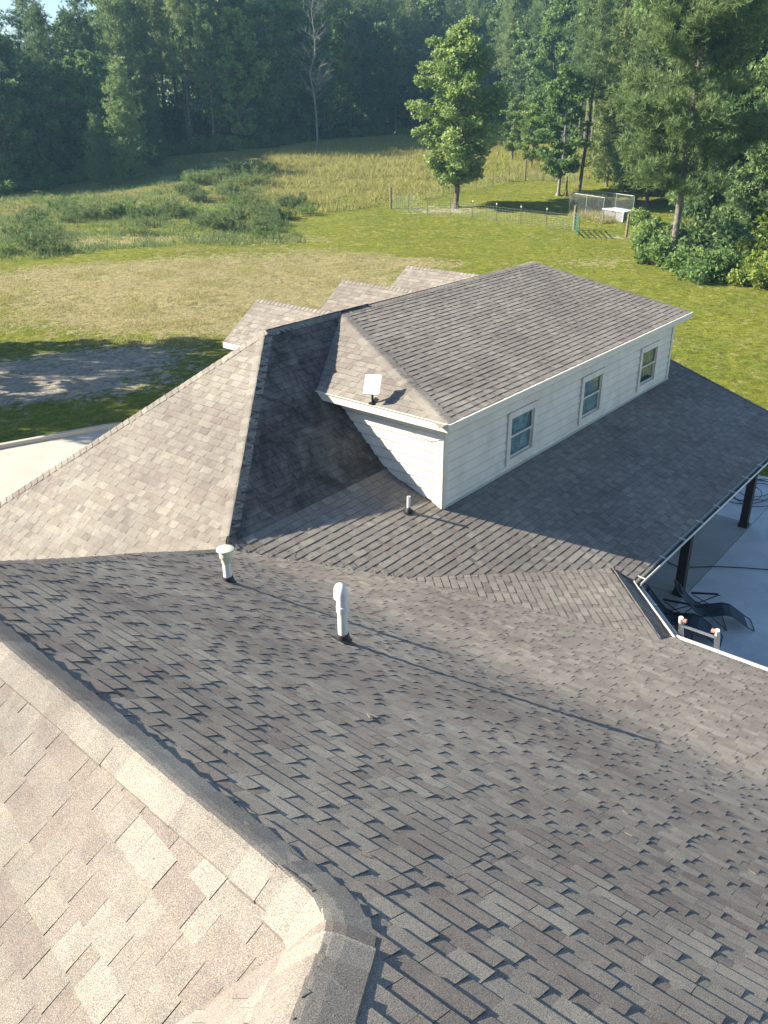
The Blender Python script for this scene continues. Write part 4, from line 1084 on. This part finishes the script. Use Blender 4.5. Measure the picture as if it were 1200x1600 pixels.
# meadow weeds
W_ = []
for (cx_, cy_, sx, sy, n_) in ((60, 368, 45, 16, 9), (45, 392, 40, 8, 6), (210, 335, 50, 14, 14), (330, 345, 60, 14, 16), (390, 275, 40, 12, 14), (440, 350, 30, 14, 8), (300, 300, 50, 14, 8), (470, 330, 25, 12, 6), (120, 340, 50, 14, 8), (350, 290, 60, 18, 10)):
    for i in range(int(n_*1.25)): W_.append((cx_+RN.gauss(0, sx*.62), cy_+RN.gauss(0, sy*.7), RN.uniform(.4, 1.05), ))
for i, (px, py, s) in enumerate(W_):
    py = max(py, 252); a = ('beyond' if py < 290 else 'behind' if py < 325 else 'in' if py < 355 else 'before')+' the weed belt, '+('at its left end' if px < 110 else 'left of its middle' if px < 230 else 'near its middle' if px < 330 else 'right of its middle' if px < 420 else 'at its right end')
    mt_ = RN.choice(['weed', 'weed', 'leaf'])
    nm_ = {'weed': 'feathery', 'leafd': 'dark', 'leaf': 'green'}[mt_]
    BOOK.append((plant('weed_clump', f'weed{i % 3}', gp(px, py), (s*1.15, s*.95), i, (M['bark'], M[mt_]), 'x', 'weeds', None, ('stems', 'foliage')), px, f'{nm_} weed clump', a))

label_book(BOOK)
# tall grass as stuff
g_ = np.random.default_rng(12)
def blades(pts, h0, h1, wd, name, m_, label):
    n = len(pts); P = np.array(pts); d = g_.normal(size=(n, 3))*.55; d[:, 2] = 1; h = h0+(h1-h0)*g_.random(n)
    a = g_.random(n)*6.283; b = np.stack([np.cos(a), np.sin(a), 0*a], 1)*wd
    T = P+d*h[:, None]; V = np.stack([P-b, P+b, T+b*.15, T-b*.15], 1).reshape(-1, 3)
    tag(link(name, fast_mesh(name, V, np.arange(4*n).reshape(n, 4), {'tone': ('FACE', np.clip(g_.normal(.5, .25, n), 0, 1))}), m_), label, 'grass', kind='stuff')
def scatter(n, poly_px, clump=0.0):
    out = []
    xs = [p[0] for p in poly_px]; ys = [p[1] for p in poly_px]; W = [gp(*p) for p in poly_px]; wx = [p[0] for p in W]; wy = [p[1] for p in W]
    while len(out) < n:
        q = g_.random((4000, 2))*np.array([max(wx)-min(wx), max(wy)-min(wy)])+np.array([min(wx), min(wy)])
        ins = np.zeros(len(q), bool); k = len(W)
        for i in range(k):
            x1, y1, x2, y2 = wx[i], wy[i], wx[(i+1) % k], wy[(i+1) % k]
            c = ((y1 > q[:, 1]) != (y2 > q[:, 1])) & (q[:, 0] < (x2-x1)*(q[:, 1]-y1)/(y2-y1+1e-9)+x1); ins ^= c
        q = q[ins]
        if clump:
            dn = np.sin(q[:, 0]*.9+2*np.sin(q[:, 1]*.35))*np.sin(q[:, 1]*.8+1.7*np.sin(q[:, 0]*.5+1))+.6*np.sin(q[:, 0]*3.1+q[:, 1]*2.3)*np.sin(q[:, 1]*2.7-q[:, 0])
            q = q[g_.random(len(q)) < np.clip(1-clump+clump*dn*1.3, .06, 1)]
        z = terr(q[:, 0], q[:, 1]); out += list(zip(q[:, 0], q[:, 1], z))
    return out[:n]
mp = [(380, 262), (430, 238), (520, 222), (620, 214), (760, 214), (900, 222), (930, 262), (915, 288), (820, 280), (720, 299), (640, 318), (600, 322), (480, 335), (440, 330), (400, 290)]
blades(scatter(70000, mp, .5), .15, .7, .03, 'tall_grass', M['meadow'], 'pale tall meadow grass behind the wire fence')
mp2 = [(-60, 300), (0, 305), (120, 300), (300, 250), (400, 262), (440, 330), (480, 380), (300, 385), (120, 400), (0, 410)]
blades(scatter(30000, mp2, .6), .12, .5, .03, 'rough_grass', M['weed'], 'rough green grass among the weed clumps left of the yard')
mp3 = [(890, 300), (943, 306), (985, 342), (941, 352), (889, 338)]
blades(scatter(5000, mp3), .2, .55, .03, 'kennel_grass', M['straw'], 'dry straw coloured grass inside the kennel')
mp4 = [(0, 420), (480, 385), (620, 400), (560, 470), (300, 545), (0, 545)]
blades(scatter(45000, mp4, .95), .03, .12, .018, 'dry_grass', M['straw'], 'short dry grass on the uneven lawn beyond the house')

# ------------------------------------------------------------------ air
hz_m = bpy.data.materials.new('thin_haze'); hz_m.use_nodes = True; t = hz_m.node_tree
for n_ in list(t.nodes): t.nodes.remove(n_)
out = N(t, 'ShaderNodeOutputMaterial'); pv = N(t, 'ShaderNodeVolumePrincipled'); pv.inputs['Color'].default_value = (.38, .72, 1, 1); pv.inputs['Density'].default_value = .0004; pv.inputs['Anisotropy'].default_value = .2
t.links.new(pv.outputs[0], out.inputs['Volume'])
HAZE = True
if HAZE:
    b = MB(); b.box((90, 90, 14), (500, 500, 54)); tag(b.build('haze', hz_m), 'thin bluish haze over the lawn and wood', 'haze', kind='stuff')
